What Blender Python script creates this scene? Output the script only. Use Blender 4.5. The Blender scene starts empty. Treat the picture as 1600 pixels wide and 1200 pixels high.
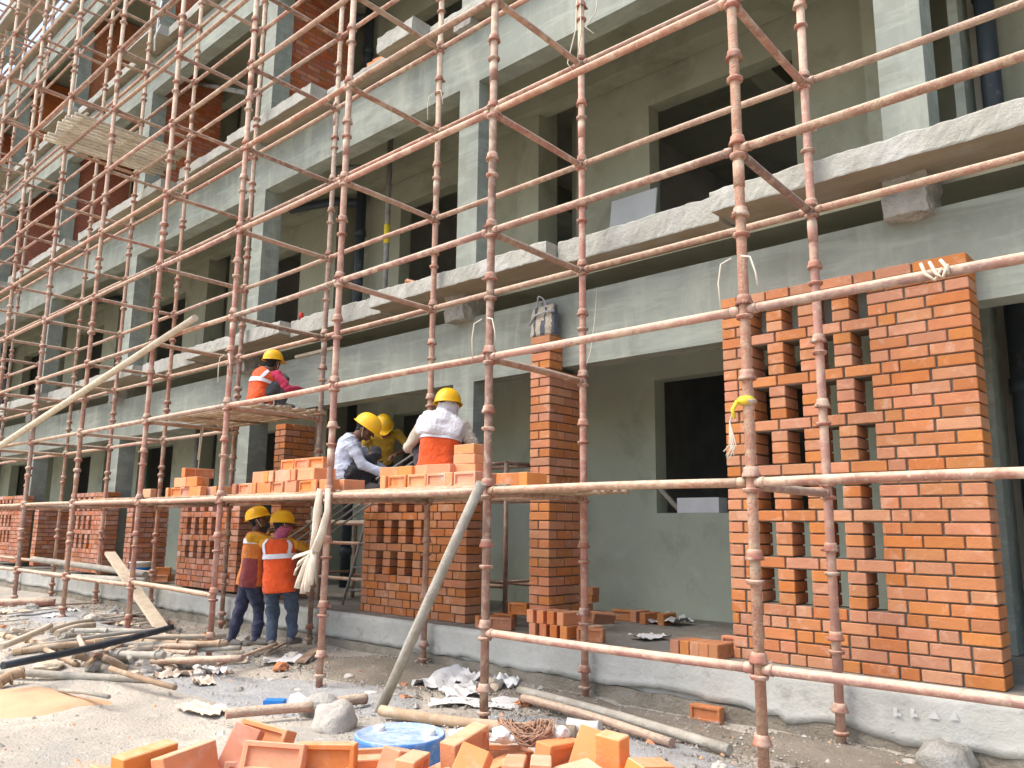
import bpy, bmesh, math, random
from mathutils import Vector, Matrix, noise, Quaternion
random.seed(7)
scene = bpy.context.scene
COL = scene.collection
PI = math.pi
# ------------------------------------------------------------------ camera
cd = bpy.data.cameras.new('camera'); cam = bpy.data.objects.new('camera', cd); COL.objects.link(cam)
scene.camera = cam
cd.sensor_width = 36; cd.lens = 1258.31/1600*36; cd.clip_start = .05; cd.clip_end = 2000
_p, _y, _r = math.radians(10.028), math.radians(42.702), math.radians(.601)
fw = Vector((-math.sin(_y)*math.cos(_p), math.cos(_y)*math.cos(_p), math.sin(_p)))
rt = Vector((math.cos(_y), math.sin(_y), 0)); up = rt.cross(fw)
R_ = rt*math.cos(_r)+up*math.sin(_r); U_ = -rt*math.sin(_r)+up*math.cos(_r)
cam.matrix_world = Matrix(((R_.x, U_.x, -fw.x, 0), (R_.y, U_.y, -fw.y, 0), (R_.z, U_.z, -fw.z, 1.384), (0, 0, 0, 1)))
# ------------------------------------------------------------------ light: bright hazy overcast day
world = bpy.data.worlds.new('World'); scene.world = world; world.use_nodes = True
wn = world.node_tree.nodes; wl = world.node_tree.links
sky = wn.new('ShaderNodeTexSky'); sky.sky_type = 'NISHITA'; sky.sun_disc = False
SUN_EL, SUN_AZ = math.radians(58), math.radians(-35)      # azimuth measured from -Y towards -X
sky.sun_elevation = SUN_EL
sundir = Vector((math.sin(SUN_AZ)*math.cos(SUN_EL), -math.cos(SUN_AZ)*math.cos(SUN_EL), math.sin(SUN_EL)))
sky.sun_rotation = math.atan2(sundir.x, sundir.y)
sky.air_density = 1.0; sky.dust_density = 4.0; sky.ozone_density = 1.0; sky.altitude = 100
bg = wn['Background']; bg.inputs['Strength'].default_value = .15
wl.new(sky.outputs['Color'], bg.inputs['Color'])
sl = bpy.data.lights.new('sun', 'SUN'); sl.energy = 1.0; sl.angle = math.radians(40); sl.color = (1, .95, .88)
so = bpy.data.objects.new('sun', sl); COL.objects.link(so)
so.rotation_euler = (-sundir).to_track_quat('-Z', 'Y').to_euler()
vs = scene.view_settings; vs.view_transform = 'Standard'; vs.look = 'None'; vs.gamma = 1; vs.use_curve_mapping = False
vs.exposure = 1.42
# ------------------------------------------------------------------ materials
def mixc(nt, a, b, fac, blend='MIX'):
    n = nt.nodes.new('ShaderNodeMix'); n.data_type = 'RGBA'; n.blend_type = blend
    for s, v in ((6, a), (7, b), (0, fac)):
        if isinstance(v, bpy.types.NodeSocket): nt.links.new(v, n.inputs[s])
        elif s == 0: n.inputs[0].default_value = v
        else: n.inputs[s].default_value = (*v, 1)
    return n.outputs[2]
def ramp(nt, src, stops):
    n = nt.nodes.new('ShaderNodeValToRGB'); e = n.color_ramp.elements
    while len(e) < len(stops): e.new(.5)
    for k, (p, c) in enumerate(stops):
        e[k].position = p; e[k].color = (*c, 1) if isinstance(c, tuple) else (c, c, c, 1)
    nt.links.new(src, n.inputs[0]); return n.outputs[0]
def noi(nt, co, scale, detail=5, rough=.6, dist=0):
    n = nt.nodes.new('ShaderNodeTexNoise'); n.inputs['Scale'].default_value = scale
    n.inputs['Detail'].default_value = detail; n.inputs['Roughness'].default_value = rough; n.inputs['Distortion'].default_value = dist
    nt.links.new(co, n.inputs['Vector']); return n.outputs['Fac']
def math_(nt, op, a, b=None, clamp=False):
    n = nt.nodes.new('ShaderNodeMath'); n.operation = op; n.use_clamp = clamp
    for i, v in enumerate((a, b)):
        if v is None: continue
        if isinstance(v, bpy.types.NodeSocket): nt.links.new(v, n.inputs[i])
        else: n.inputs[i].default_value = v
    return n.outputs[0]
def mat(name, c1, c2=None, scale=2., lo=.35, hi=.65, rough=.85, bump=.3, bscale=60, bdist=.01, var=0., hue=0.,
        stain=None, dust=None, metal=0., stretch=None, local=False, spec=.3, cloth=0.):
    """two-tone noise material; stain=(colour, scale, lo, hi, amount); dust=(colour, amount, lo) settles on upward faces"""
    m = bpy.data.materials.new(name); m.use_nodes = True; nt = m.node_tree
    b = nt.nodes['Principled BSDF']; b.inputs['Metallic'].default_value = metal; b.inputs['Specular IOR Level'].default_value = spec
    g = nt.nodes.new('ShaderNodeNewGeometry'); co = g.outputs['Position']
    if local: co = nt.nodes.new('ShaderNodeTexCoord').outputs['Object']
    oi = nt.nodes.new('ShaderNodeObjectInfo')
    va = nt.nodes.new('ShaderNodeVectorMath'); va.operation = 'MULTIPLY_ADD'
    nt.links.new(oi.outputs['Random'], va.inputs[0]); va.inputs[1].default_value = (17, 31, 23); nt.links.new(co, va.inputs[2])
    if var > 0: co = va.outputs[0]
    if stretch:
        mp = nt.nodes.new('ShaderNodeMapping'); mp.inputs['Scale'].default_value = stretch
        nt.links.new(co, mp.inputs['Vector']); cs = mp.outputs[0]
    else: cs = co
    c2 = c2 or tuple(x*.8 for x in c1)
    f = ramp(nt, noi(nt, cs, scale), [(lo, 0.), (hi, 1.)])
    col = mixc(nt, c1, c2, f)
    if var > 0:
        hs = nt.nodes.new('ShaderNodeHueSaturation'); nt.links.new(col, hs.inputs['Color'])
        v = math_(nt, 'MULTIPLY_ADD', oi.outputs['Random'], 2*var); v.node.inputs[2].default_value = 1-var
        nt.links.new(v, hs.inputs['Value'])
        if hue:
            w = math_(nt, 'FRACT', math_(nt, 'MULTIPLY', oi.outputs['Random'], 7.31))
            h = math_(nt, 'MULTIPLY_ADD', w, 2*hue); h.node.inputs[2].default_value = .5-hue
            nt.links.new(h, hs.inputs['Hue'])
            s = math_(nt, 'MULTIPLY_ADD', math_(nt, 'FRACT', math_(nt, 'MULTIPLY', oi.outputs['Random'], 13.7)), .22); s.node.inputs[2].default_value = .85
            nt.links.new(s, hs.inputs['Saturation'])
        col = hs.outputs[0]
    for st in (stain or []):
        sc, ss, a0, a1, amt = st[:5]
        sco = co
        if len(st) > 5:
            mp = nt.nodes.new('ShaderNodeMapping'); mp.inputs['Scale'].default_value = st[5]; nt.links.new(co, mp.inputs['Vector']); sco = mp.outputs[0]
        f2 = ramp(nt, noi(nt, sco, ss, 6, .65, .4), [(a0, 0.), (a1, 1.)])
        col = mixc(nt, col, sc, math_(nt, 'MULTIPLY', f2, amt))
    if dust:
        sep = nt.nodes.new('ShaderNodeSeparateXYZ'); nt.links.new(g.outputs['Normal'], sep.inputs[0])
        z = math_(nt, 'MULTIPLY', math_(nt, 'SUBTRACT', sep.outputs[2], dust[2]), 2.2, True)
        n3 = ramp(nt, noi(nt, co, 22, 4), [(.3, .25), (.6, 1.)])
        col = mixc(nt, col, dust[0], math_(nt, 'MULTIPLY', math_(nt, 'MULTIPLY', z, n3), dust[1]))
    nt.links.new(col, b.inputs['Base Color'])
    b.inputs['Roughness'].default_value = rough
    if cloth: b.inputs['Sheen Weight'].default_value = cloth
    if bump:
        bp = nt.nodes.new('ShaderNodeBump'); bp.inputs['Strength'].default_value = bump; bp.inputs['Distance'].default_value = bdist
        nt.links.new(noi(nt, cs, bscale, 6, .65), bp.inputs['Height']); nt.links.new(bp.outputs[0], b.inputs['Normal'])
    return m
M = {}
M['plaster'] = mat('cement_plaster', (0.276, 0.298, 0.256), (0.224, 0.244, 0.207), 1.1, .32, .7, .9, .3, 45, .006,
                   stain=[((0.348, 0.376, 0.316), 1.7, .52, .7, .6), ((0.217, 0.226, 0.176), 2.6, .54, .72, .65), ((0.365, 0.398, 0.336), 3.2, .5, .6, .5, (.35, 1, 2.2)), ((0.209, 0.222, 0.176), 6, .58, .66, .4, (.3, 1, 1.6)), ((0.435, 0.453, 0.377), 2.2, .5, .7, .5, (1.6, 1.6, .3)), ((0.261, 0.272, 0.217), 9, .55, .75, .4), ((0.226, 0.231, 0.180), 4, .62, .72, .5, (1.5, 1.5, .25))])
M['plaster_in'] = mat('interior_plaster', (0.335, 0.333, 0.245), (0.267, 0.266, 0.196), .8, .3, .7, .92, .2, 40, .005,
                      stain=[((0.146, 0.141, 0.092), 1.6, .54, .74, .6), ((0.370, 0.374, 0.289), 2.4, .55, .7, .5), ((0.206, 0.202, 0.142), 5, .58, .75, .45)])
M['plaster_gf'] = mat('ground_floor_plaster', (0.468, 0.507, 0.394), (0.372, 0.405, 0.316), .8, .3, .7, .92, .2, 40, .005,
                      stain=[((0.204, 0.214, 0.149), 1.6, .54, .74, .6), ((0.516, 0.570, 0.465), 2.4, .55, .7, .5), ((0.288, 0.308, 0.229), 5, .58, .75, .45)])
M['rough'] = mat('rough_concrete', (.5, .48, .42), (.36, .34, .29), 4, .3, .7, .95, 1., 42, .04,
                 stain=[((.26, .24, .2), 5, .55, .7, .6), ((.62, .6, .55), 3, .5, .7, .6)])
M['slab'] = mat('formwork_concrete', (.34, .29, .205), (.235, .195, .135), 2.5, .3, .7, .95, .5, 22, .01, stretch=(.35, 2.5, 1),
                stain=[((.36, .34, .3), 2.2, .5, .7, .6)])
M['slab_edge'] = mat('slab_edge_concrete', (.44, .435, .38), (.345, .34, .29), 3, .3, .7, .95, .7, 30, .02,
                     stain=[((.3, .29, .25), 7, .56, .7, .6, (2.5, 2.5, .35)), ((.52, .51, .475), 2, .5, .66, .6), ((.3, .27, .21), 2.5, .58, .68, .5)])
M['plinth'] = mat('plinth_concrete', (.5, .5, .45), (.38, .38, .34), 2.2, .3, .7, .95, .6, 25, .015,
                  stain=[((.2, .19, .16), 5, .56, .7, .6), ((.52, .52, .49), 3, .52, .7, .6, (1.5, 1, .5))])
M['floor'] = mat('dusty_floor', (.25, .235, .2), (.18, .165, .14), 3, .3, .7, .95, .6, 40, .01, stain=[((.4, .39, .36), 5, .55, .7, .7)])
EFF = ((.66, .46, .35), 7.5, .55, .74, .5)
M['brick'] = mat('fired_brick', (.51, .205, .078), (.44, .168, .066), 6, .3, .7, .87, .6, 55, .008, var=.13, hue=.005,
                 stain=[EFF, ((.4, .16, .09), 3, .55, .75, .4), ((.36, .15, .09), 14, .6, .75, .4), ((.42, .35, .27), 11, .62, .74, .55)])
M['brick_dusty'] = mat('whitened_brick', (.5, .185, .08), (.41, .145, .066), 6, .3, .7, .88, .35, 70, .005, var=.18, hue=.007,
                 stain=[((.62, .45, .39), 3.5, .46, .7, .7), ((.32, .13, .09), 9, .6, .75, .35)])
M['brick_in'] = mat('red_partition_brick', (.56, .17, .07), (.45, .13, .06), 6, .3, .7, .9, .3, 60, .005, var=.15, hue=.01,
                    stain=[((.45, .3, .24), 3, .58, .75, .3)])
M['brick_new'] = mat('new_brick', (.72, .28, .105), (.64, .235, .085), 5, .3, .7, .85, .5, 60, .006, var=.12, hue=.006, local=True,
                     stain=[((.74, .46, .3), 7, .55, .78, .5), ((.62, .5, .38), 4, .55, .72, .5), ((.45, .2, .1), 16, .6, .72, .5)], dust=((.72, .52, .37), .45, .35))
M['brick_pink'] = mat('dusty_new_brick', (.68, .28, .13), (.58, .22, .1), 5, .3, .7, .85, .25, 80, .004, var=.12, hue=.006, local=True,
                     stain=[((.7, .5, .4), 5, .5, .7, .7)])
M['mortar'] = mat('grey_mortar', (.2, .17, .13), (.145, .12, .09), 12, .3, .7, .95, .8, 80, .01)
DUST = (.62, .5, .36)
M['pipe'] = mat('red_oxide_steel', (.43, .215, .155), (.33, .165, .12), 7, .35, .65, .8, .6, 90, .007, var=.18, hue=.01,
                stain=[((.58, .44, .32), 6, .48, .62, .75), ((.52, .27, .18), 2, .5, .7, .6), ((.23, .13, .1), 14, .58, .68, .6), ((.6, .48, .36), 30, .58, .66, .6)], dust=(DUST, .85, .0))
M['pipe_dusty'] = mat('cement_crusted_steel', (.49, .285, .2), (.38, .21, .145), 9, .35, .65, .85, 1., 75, .018, var=.18, hue=.008,
                stain=[((.6, .44, .3), 16, .46, .62, .7), ((.58, .45, .32), 4, .5, .66, .5), ((.3, .16, .11), 22, .58, .68, .5)], dust=((.68, .56, .41), .95, .05))
M['pipe_brown'] = mat('weathered_brown_steel', (.34, .215, .165), (.26, .16, .12), 7, .35, .65, .85, .7, 80, .01, var=.2, hue=.008,
                stain=[((.52, .4, .3), 12, .48, .62, .7), ((.38, .18, .13), 2.5, .5, .7, .7)], dust=(DUST, .85, .0))
M['cup'] = mat('malleable_cup', (.36, .15, .1), (.27, .11, .08), 9, .35, .65, .8, .5, 90, .006, var=.2, stain=[((.55, .46, .35), 8, .45, .62, .75)], dust=(DUST, .6, .2))
M['rod'] = mat('dusty_bamboo_rod', (.42, .3, .19), (.3, .2, .12), 8, .35, .65, .9, .5, 60, .006, var=.22, stain=[((.55, .47, .36), 6, .45, .65, .6)])
M['pale_rod'] = mat('pale_bamboo_rod', (.58, .5, .37), (.45, .38, .28), 8, .35, .65, .9, .4, 60, .006, var=.18)
M['timber'] = mat('weathered_timber', (.58, .49, .36), (.46, .38, .27), 4, .35, .65, .85, .5, 30, .008, stretch=(3, 3, 3), var=.12, stain=[((.66, .58, .46), 4, .5, .7, .6)])
M['greywood'] = mat('cement_coated_pole', (.45, .42, .35), (.34, .31, .25), 8, .35, .65, .92, .9, 50, .012, var=.12, stain=[((.28, .24, .18), 9, .55, .68, .6)])
M['darkpipe'] = mat('black_pvc_pipe', (.03, .04, .05), (.045, .055, .065), 4, rough=.45, bump=.1, stain=[((.2, .21, .2), 7, .58, .75, .5)], var=.1)
M['galv'] = mat('grey_steel', (.3, .3, .28), (.2, .19, .17), 6, rough=.6, bump=.2, var=.1)
M['white'] = mat('white_plastic_sheet', (.72, .72, .7), (.6, .6, .57), 6, rough=.5, bump=.5, bscale=18, var=.08)
M['paper'] = mat('torn_paper', (.66, .55, .43), (.55, .44, .33), 5, rough=.9, bump=.5, bscale=15, var=.12)
M['board'] = mat('white_board', (.55, .56, .55), (.48, .49, .48), 2, rough=.7, bump=.1)
M['aac'] = mat('aerated_block', (.8, .82, .82), (.74, .76, .76), 8, rough=.95, bump=.6, bscale=90)
M['stone'] = mat('rubble_stone', (.54, .49, .42), (.41, .38, .33), 6, .3, .7, .95, .8, 30, .02, var=.22, stain=[((.55, .52, .46), 5, .5, .7, .6)])
M['blue'] = mat('blue_drum_plastic', (.06, .2, .5), (.09, .26, .58), 3, rough=.5, bump=.15, stain=[((.5, .56, .62), 16, .5, .7, .5), ((.5, .48, .42), 9, .56, .7, .4)], dust=((.66, .68, .7), .55, .5))
M['whitecap'] = mat('white_cap', (.75, .72, .64), rough=.5, bump=.1)
M['bluebox'] = mat('blue_card', (.03, .22, .62), rough=.6, bump=.05)
M['rag'] = mat('cream_rag', (.66, .56, .43), (.55, .45, .33), 8, rough=.95, bump=.6, bscale=40, cloth=.3)
M['string'] = mat('pale_twine', (.66, .6, .48), rough=.9, bump=.2)
M['straw'] = mat('coir_fibre', (.42, .25, .16), (.3, .18, .12), 8, rough=.9, bump=.3)
M['yellow'] = mat('yellow_tape', (.8, .6, .05), rough=.5, bump=.1)
M['helmet'] = mat('yellow_helmet', (.86, .49, .008), (.82, .45, .008), 4, rough=.48, bump=.05, spec=.4, stain=[((.62, .45, .16), 14, .55, .7, .55), ((.5, .36, .12), 45, .62, .7, .5)])
M['skin'] = mat('brown_skin', (.15, .075, .045), (.125, .06, .037), 12, rough=.6, bump=.1)
M['hair'] = mat('black_hair', (.012, .011, .01), rough=.7, bump=.5, bscale=120)
def cloth(n, c, c2=None, **k): return mat(n, c, c2 or tuple(x*.82 for x in c), 7, .35, .65, .95, .9, 16, .035, cloth=.15, stain=[(tuple(x*.6+.12 for x in c), 6, .55, .72, .4), (tuple(x*.55 for x in c), 11, .58, .72, .45)], **k)
M['orange'] = cloth('orange_vest_cloth', (.82, .105, .02)); M['band'] = mat('reflective_tape', (.74, .74, .76), (.64, .64, .67), 12, rough=.4, bump=.15)
M['rust_shirt'] = cloth('rust_orange_cloth', (.66, .2, .035)); M['maroon'] = cloth('maroon_cloth', (.24, .05, .05))
M['mustard'] = cloth('mustard_shirt_cloth', (.68, .34, .02)); M['lightblue'] = cloth('light_blue_shirt_cloth', (.56, .62, .72))
M['olive'] = cloth('yellow_shirt_cloth', (.5, .31, .03)); M['cream'] = cloth('cream_shirt_cloth', (.62, .55, .44)); M['whitecloth'] = cloth('white_scarf_cloth', (.76, .74, .75))
M['pink'] = cloth('crimson_shirt_cloth', (.5, .03, .085)); M['magenta'] = cloth('pink_scarf_cloth', (.5, .12, .22))
M['navy'] = cloth('navy_trouser_cloth', (.035, .04, .075)); M['slate'] = cloth('slate_trouser_cloth', (.06, .085, .125)); M['dark'] = cloth('dark_trouser_cloth', (.03, .032, .036))
M['grey_cloth'] = cloth('grey_trouser_cloth', (.09, .095, .1)); M['shoe'] = mat('dusty_shoe', (.12, .11, .1), (.2, .18, .15), 9, rough=.9)
M['bag'] = cloth('beige_woven_bag', (.5, .44, .33)); M['bagdark'] = cloth('grey_woven_stripe', (.1, .11, .13)); M['bagstrap'] = cloth('grey_webbing', (.42, .43, .44))
M['red'] = mat('red_tin', (.6, .05, .04), rough=.5, bump=.05)
M['rebar'] = mat('rusty_rebar', (.26, .17, .11), (.18, .11, .07), 9, rough=.85, bump=.4, var=.15, stain=[((.45, .38, .3), 7, .5, .68, .6)])
M['paint'] = mat('white_paint_mark', (.56, .56, .53), (.42, .42, .39), 9, rough=.9, bump=.3)
M['sand'] = mat('orange_sand', (.62, .4, .24), (.55, .35, .2), 3, rough=.98, bump=.6, bscale=120)
def ground_mat():
    m = mat('dusty_site_ground', (.52, .465, .375), (.42, .385, .32), 1.3, .35, .65, .97, .9, 40, .03,
            stain=[((.36, .355, .325), .9, .5, .66, .6), ((.6, .54, .44), 1.6, .52, .66, .8), ((.37, .33, .27), 2.6, .56, .66, .6), ((.3, .29, .27), 24, .58, .68, .6), ((.58, .41, .27), 2.3, .6, .72, .6), ((.3, .27, .22), 7, .6, .72, .4), ((.66, .63, .57), 11, .6, .7, .7)])
    return m
M['ground'] = ground_mat()
M['cement_dust'] = mat('cement_dust', (.4, .405, .395), (.32, .325, .315), 4, rough=.98, bump=1, bscale=45, bdist=.025, stain=[((.52, .5, .44), 5, .52, .68, .7), ((.25, .245, .23), 13, .58, .7, .6)])
M['earth'] = mat('earth_bank', (.36, .32, .25), (.24, .21, .16), 5, rough=.98, bump=1, bscale=40, bdist=.03, stain=[((.46, .44, .38), 6, .55, .7, .6)])
M['soil'] = mat('damp_soil', (.3, .262, .205), (.215, .185, .14), 3, rough=.98, bump=1, bscale=35, bdist=.03, stain=[((.36, .33, .28), 6, .58, .7, .7)])
M['black'] = mat('dim_room_plaster', (.33, .31, .26), (.25, .235, .2), 2, rough=.95)
# ------------------------------------------------------------------ object helpers
WM = {}
def link(o, parent=None):
    COL.objects.link(o)
    if parent is not None:
        o.parent = parent; o.matrix_parent_inverse = WM[parent.name].inverted()
    return o
def obj(name, me, parent=None, m=None, mw=None, **props):
    """one mesh object; vertices / mw are in world space whatever the parent is"""
    if m is not None and not me.materials: me.materials.append(M[m] if isinstance(m, str) else m)
    o = bpy.data.objects.new(name, me); link(o, parent)
    if mw is not None: o.matrix_basis = mw
    WM[o.name] = mw.copy() if mw is not None else Matrix.Identity(4)
    if parent is not None and mw is None: pass
    for k, v in props.items(): o[k] = v
    return o
def empty(name, loc, label, cat, group=None):
    o = bpy.data.objects.new(name, None); COL.objects.link(o); o.location = loc; o.empty_display_size = .1
    WM[o.name] = Matrix.Translation(Vector(loc)); o['label'] = label; o['category'] = cat
    if group: o['group'] = group
    return o
def tag(o, label=None, cat=None, group=None, kind=None):
    for k, v in (('label', label), ('category', cat), ('group', group), ('kind', kind)):
        if v: o[k] = v
    return o
class MB:
    def __init__(s): s.v = []; s.f = []; s.mi = []; s.cur = 0; s.sm = []
    def add(s, vs, fs, smooth=False):
        n = len(s.v); s.v += [tuple(v) for v in vs]
        s.f += [tuple(i+n for i in f) for f in fs]; s.mi += [s.cur]*len(fs); s.sm += [smooth]*len(fs)
    def box(s, a, b, mw=None):
        x0, y0, z0 = a; x1, y1, z1 = b
        vs = [Vector(p) for p in ((x0,y0,z0),(x1,y0,z0),(x1,y1,z0),(x0,y1,z0),(x0,y0,z1),(x1,y0,z1),(x1,y1,z1),(x0,y1,z1))]
        if mw: vs = [mw @ v for v in vs]
        s.add(vs, [(3,2,1,0),(4,5,6,7),(0,1,5,4),(1,2,6,5),(2,3,7,6),(3,0,4,7)])
    def tube(s, pts, r, n=8, caps=True, wob=0., flat=1.):
        pts = [Vector(p) for p in pts]; rr = r if isinstance(r, (list, tuple)) else [r]*len(pts)
        rings = []; prev = None
        for i, p in enumerate(pts):
            d = (pts[min(i+1, len(pts)-1)]-pts[max(i-1, 0)]).normalized()
            if prev is None:
                a = d.orthogonal().normalized()
            else:
                a = (prev - d*prev.dot(d)); a = a.normalized() if a.length > 1e-6 else d.orthogonal().normalized()
            prev = a; b = d.cross(a)
            rings.append([p+(a*math.cos(2*PI*k/n)+b*math.sin(2*PI*k/n)*flat)*rr[i]*(1+wob*(random.random()-.5)) for k in range(n)])
        vs = [v for ring in rings for v in ring]; fs = []
        for i in range(len(pts)-1):
            for k in range(n): fs.append((i*n+k, i*n+(k+1) % n, (i+1)*n+(k+1) % n, (i+1)*n+k))
        s.add(vs, fs, True)
        if caps:
            m = len(s.v)-len(vs)
            s.f += [tuple(m+k for k in reversed(range(n))), tuple(m+(len(pts)-1)*n+k for k in range(n))]
            s.mi += [s.cur]*2; s.sm += [False]*2
    def lathe(s, prof, n=14, mw=None, cap=True):
        vs = [Vector((r*math.cos(2*PI*k/n), r*math.sin(2*PI*k/n), z)) for r, z in prof for k in range(n)]
        if mw: vs = [mw @ v for v in vs]
        fs = [(i*n+k, i*n+(k+1) % n, (i+1)*n+(k+1) % n, (i+1)*n+k) for i in range(len(prof)-1) for k in range(n)]
        m = len(s.v); s.add(vs, fs, True)
        if cap:
            s.f += [tuple(m+k for k in reversed(range(n))), tuple(m+(len(prof)-1)*n+k for k in range(n))]; s.mi += [s.cur]*2; s.sm += [False]*2
    def mesh(s, name='m', mats=None):
        me = bpy.data.meshes.new(name); me.from_pydata(s.v, [], s.f)
        me.polygons.foreach_set('use_smooth', s.sm); me.polygons.foreach_set('material_index', s.mi)
        for m in (mats or []): me.materials.append(M[m])
        me.update(); return me
    def build(s, name, m=None, parent=None, mats=None, **props):
        return obj(name, s.mesh(name, mats), parent, m, **props)
def cbox(l, d, h, c=.004):
    """chamfered box centred on its base centre, 44 triangles"""
    bm = bmesh.new(); bmesh.ops.create_cube(bm, size=1)
    for v in bm.verts: v.co = Vector((v.co.x*l, v.co.y*d, (v.co.z+.5)*h))
    bmesh.ops.bevel(bm, geom=list(bm.edges), offset=c, segments=1, affect='EDGES')
    me = bpy.data.meshes.new('brick'); bm.to_mesh(me); bm.free(); return me
_bc = {}
def brick_mesh(l, d, h, m):
    k = (round(l, 3), round(d, 3), round(h, 3), m)
    if k not in _bc:
        me = cbox(l, d, h, .0045); me.materials.append(M[m]); _bc[k] = me
    return _bc[k]
def frog_brick(m, l=.235, d=.112, h=.078):
    """loose brick with the recessed frog in its upper bed face"""
    bm = bmesh.new(); bmesh.ops.create_cube(bm, size=1)
    for v in bm.verts: v.co = Vector((v.co.x*l, v.co.y*d, v.co.z*h))
    bmesh.ops.bevel(bm, geom=list(bm.edges), offset=.004, segments=1, affect='EDGES')
    top = max(bm.faces, key=lambda f: f.calc_center_median().z)
    r = bmesh.ops.inset_region(bm, faces=[top], thickness=.021)
    top = max([f for f in bm.faces if abs(f.normal.z) > .9], key=lambda f: (f.calc_center_median().z > .03, -abs(f.calc_center_median().x), -f.calc_area() if False else 0))
    inner = [f for f in bm.faces if f.normal.z > .9 and abs(f.calc_center_median().x) < 1e-4 and abs(f.calc_center_median().y) < 1e-4]
    f = inner[0]
    bmesh.ops.inset_region(bm, faces=[f], thickness=.006, depth=-.016)
    me = bpy.data.meshes.new('brick'); bm.to_mesh(me); bm.free(); me.materials.append(M[m]); return me
def T(x, y, z): return Matrix.Translation((x, y, z))
def RZ(a): return Matrix.Rotation(a, 4, 'Z')
def subdiv_rough(me, cuts, amp, scale, seed=0., mask=None):
    """subdivide a mesh and push its vertices about with noise: broken concrete"""
    bm = bmesh.new(); bm.from_mesh(me)
    bmesh.ops.subdivide_edges(bm, edges=list(bm.edges), cuts=cuts, use_grid_fill=True)
    for v in bm.verts:
        if mask and not mask(v.co): continue
        n = noise.noise_vector(v.co*scale+Vector((seed, 0, 0)))+.5*noise.noise_vector(v.co*scale*2.7+Vector((0, seed, 3)))
        v.co += n*amp
    bm.to_mesh(me); bm.free(); return me
def rough_box(name, a, b, step, amp, scale, m, parent=None, seed=0., **props):
    """box whose faces are gridded at about `step` and roughened"""
    bm = bmesh.new(); bmesh.ops.create_cube(bm, size=1)
    A, B = Vector(a), Vector(b); sz = B-A
    for v in bm.verts: v.co = A+Vector(((v.co.x+.5)*sz.x, (v.co.y+.5)*sz.y, (v.co.z+.5)*sz.z))
    for ax in range(3):
        k = max(0, int(sz[ax]/step)-1)
        if k:
            for i in range(1, k+1):
                pos = A[ax]+sz[ax]*i/(k+1); no = [0, 0, 0]; no[ax] = 1; pc = [0, 0, 0]; pc[ax] = pos
                bmesh.ops.bisect_plane(bm, geom=bm.verts[:]+bm.edges[:]+bm.faces[:], plane_co=pc, plane_no=no)
    for v in bm.verts:
        n = noise.noise_vector(v.co*scale+Vector((seed, 0, 0)))+.5*noise.noise_vector(v.co*scale*2.7+Vector((0, seed, 3)))
        v.co += n*amp
    me = bpy.data.meshes.new(name); bm.to_mesh(me); bm.free()
    return obj(name, me, parent, m, **props)
# ------------------------------------------------------------------ ground
def gz(x, y):
    n = noise.noise(Vector((x*.6, y*.6, 1)))*.05+noise.noise(Vector((x*2.3, y*2.3, 5)))*.022+noise.noise(Vector((x*7, y*7, 9)))*.008
    bank = max(0, min(1, (y-4.9)/.75))*.06*(1 if x < -4 else .6)
    heap = .22*math.exp(-((x+9.3)/1.6)**2-((y-3.0)/.9)**2)+.12*math.exp(-((x+13.5)/2.2)**2-((y-4.2)/.9)**2)
    flat = math.exp(-((x+4.6)/.7)**2-((y-3.6)/.7)**2)
    rut = -.025*math.exp(-((y-2.6-.25*math.sin(x*.8))/.16)**2)-.02*math.exp(-((y-3.9-.2*math.sin(x*.9+1))/.14)**2)
    n += .02*abs(noise.noise(Vector((x*4.1, y*4.1, 3))))
    return n*.75*(1-.6*flat)+bank+heap+rut*(1-flat)-.02
def ground():
    xs = [-400, -150, -70, -46]; x = -40
    while x < -14: xs.append(x); x += .18
    while x < 1.5: xs.append(x); x += .075
    xs += [2, 3, 5, 9, 20, 60, 200, 400]
    ys = [-400, -100, -30, -10, -4, -1.5, -.3]; y = .2
    while y < 5.72: ys.append(y); y += .075
    ys += [5.75, 8, 14, 40, 400]
    vs = [(x, y, (gz(x, y) if y < 5.8 and -40 < x < 3 and y > -1 else -.12)) for y in ys for x in xs]
    nx = len(xs); fs = [(j*nx+i, j*nx+i+1, (j+1)*nx+i+1, (j+1)*nx+i) for j in range(len(ys)-1) for i in range(nx-1)]
    mb = MB(); mb.add(vs, fs, True); mb.build('ground', 'ground', kind='structure')
ground()
def ground_patch(name, m, cx, cy, rx, ry, rot, h=.012, seed=0, n=40):
    mb = MB(); vs = []; K = 7
    for k in range(K+1):
        for i in range(n):
            a = 2*PI*i/n; rr = k/K*(1+.35*noise.noise(Vector((math.cos(a)*1.6+seed, math.sin(a)*1.6, seed))))
            x = rx*rr*math.cos(a); y = ry*rr*math.sin(a)
            X = cx+x*math.cos(rot)-y*math.sin(rot); Y = cy+x*math.sin(rot)+y*math.cos(rot)
            vs.append((X, Y, gz(X, Y)+(h*(1-(k/K)**2) if k < K else -.02)+.006))
    fs = [(k*n+i, k*n+(i+1) % n, (k+1)*n+(i+1) % n, (k+1)*n+i) for k in range(K) for i in range(n)]
    mb.add(vs, fs, True); return mb.build(name, m, kind='structure')
ground_patch('sand_patch', 'sand', -7.2, 2.32, .62, .4, .6, .03, 3)
ground_patch('cement_dust_patch', 'cement_dust', -6.2, 3.95, 1.5, .62, .25, .02, 21, 60)
ground_patch('cement_dust_patch', 'cement_dust', -8.9, 3.9, 1.7, .7, .3, .02, 25, 60)
ground_patch('cement_dust_patch', 'cement_dust', -3.4, 4.55, 1.2, .35, -.1, .015, 29, 60)
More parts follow.
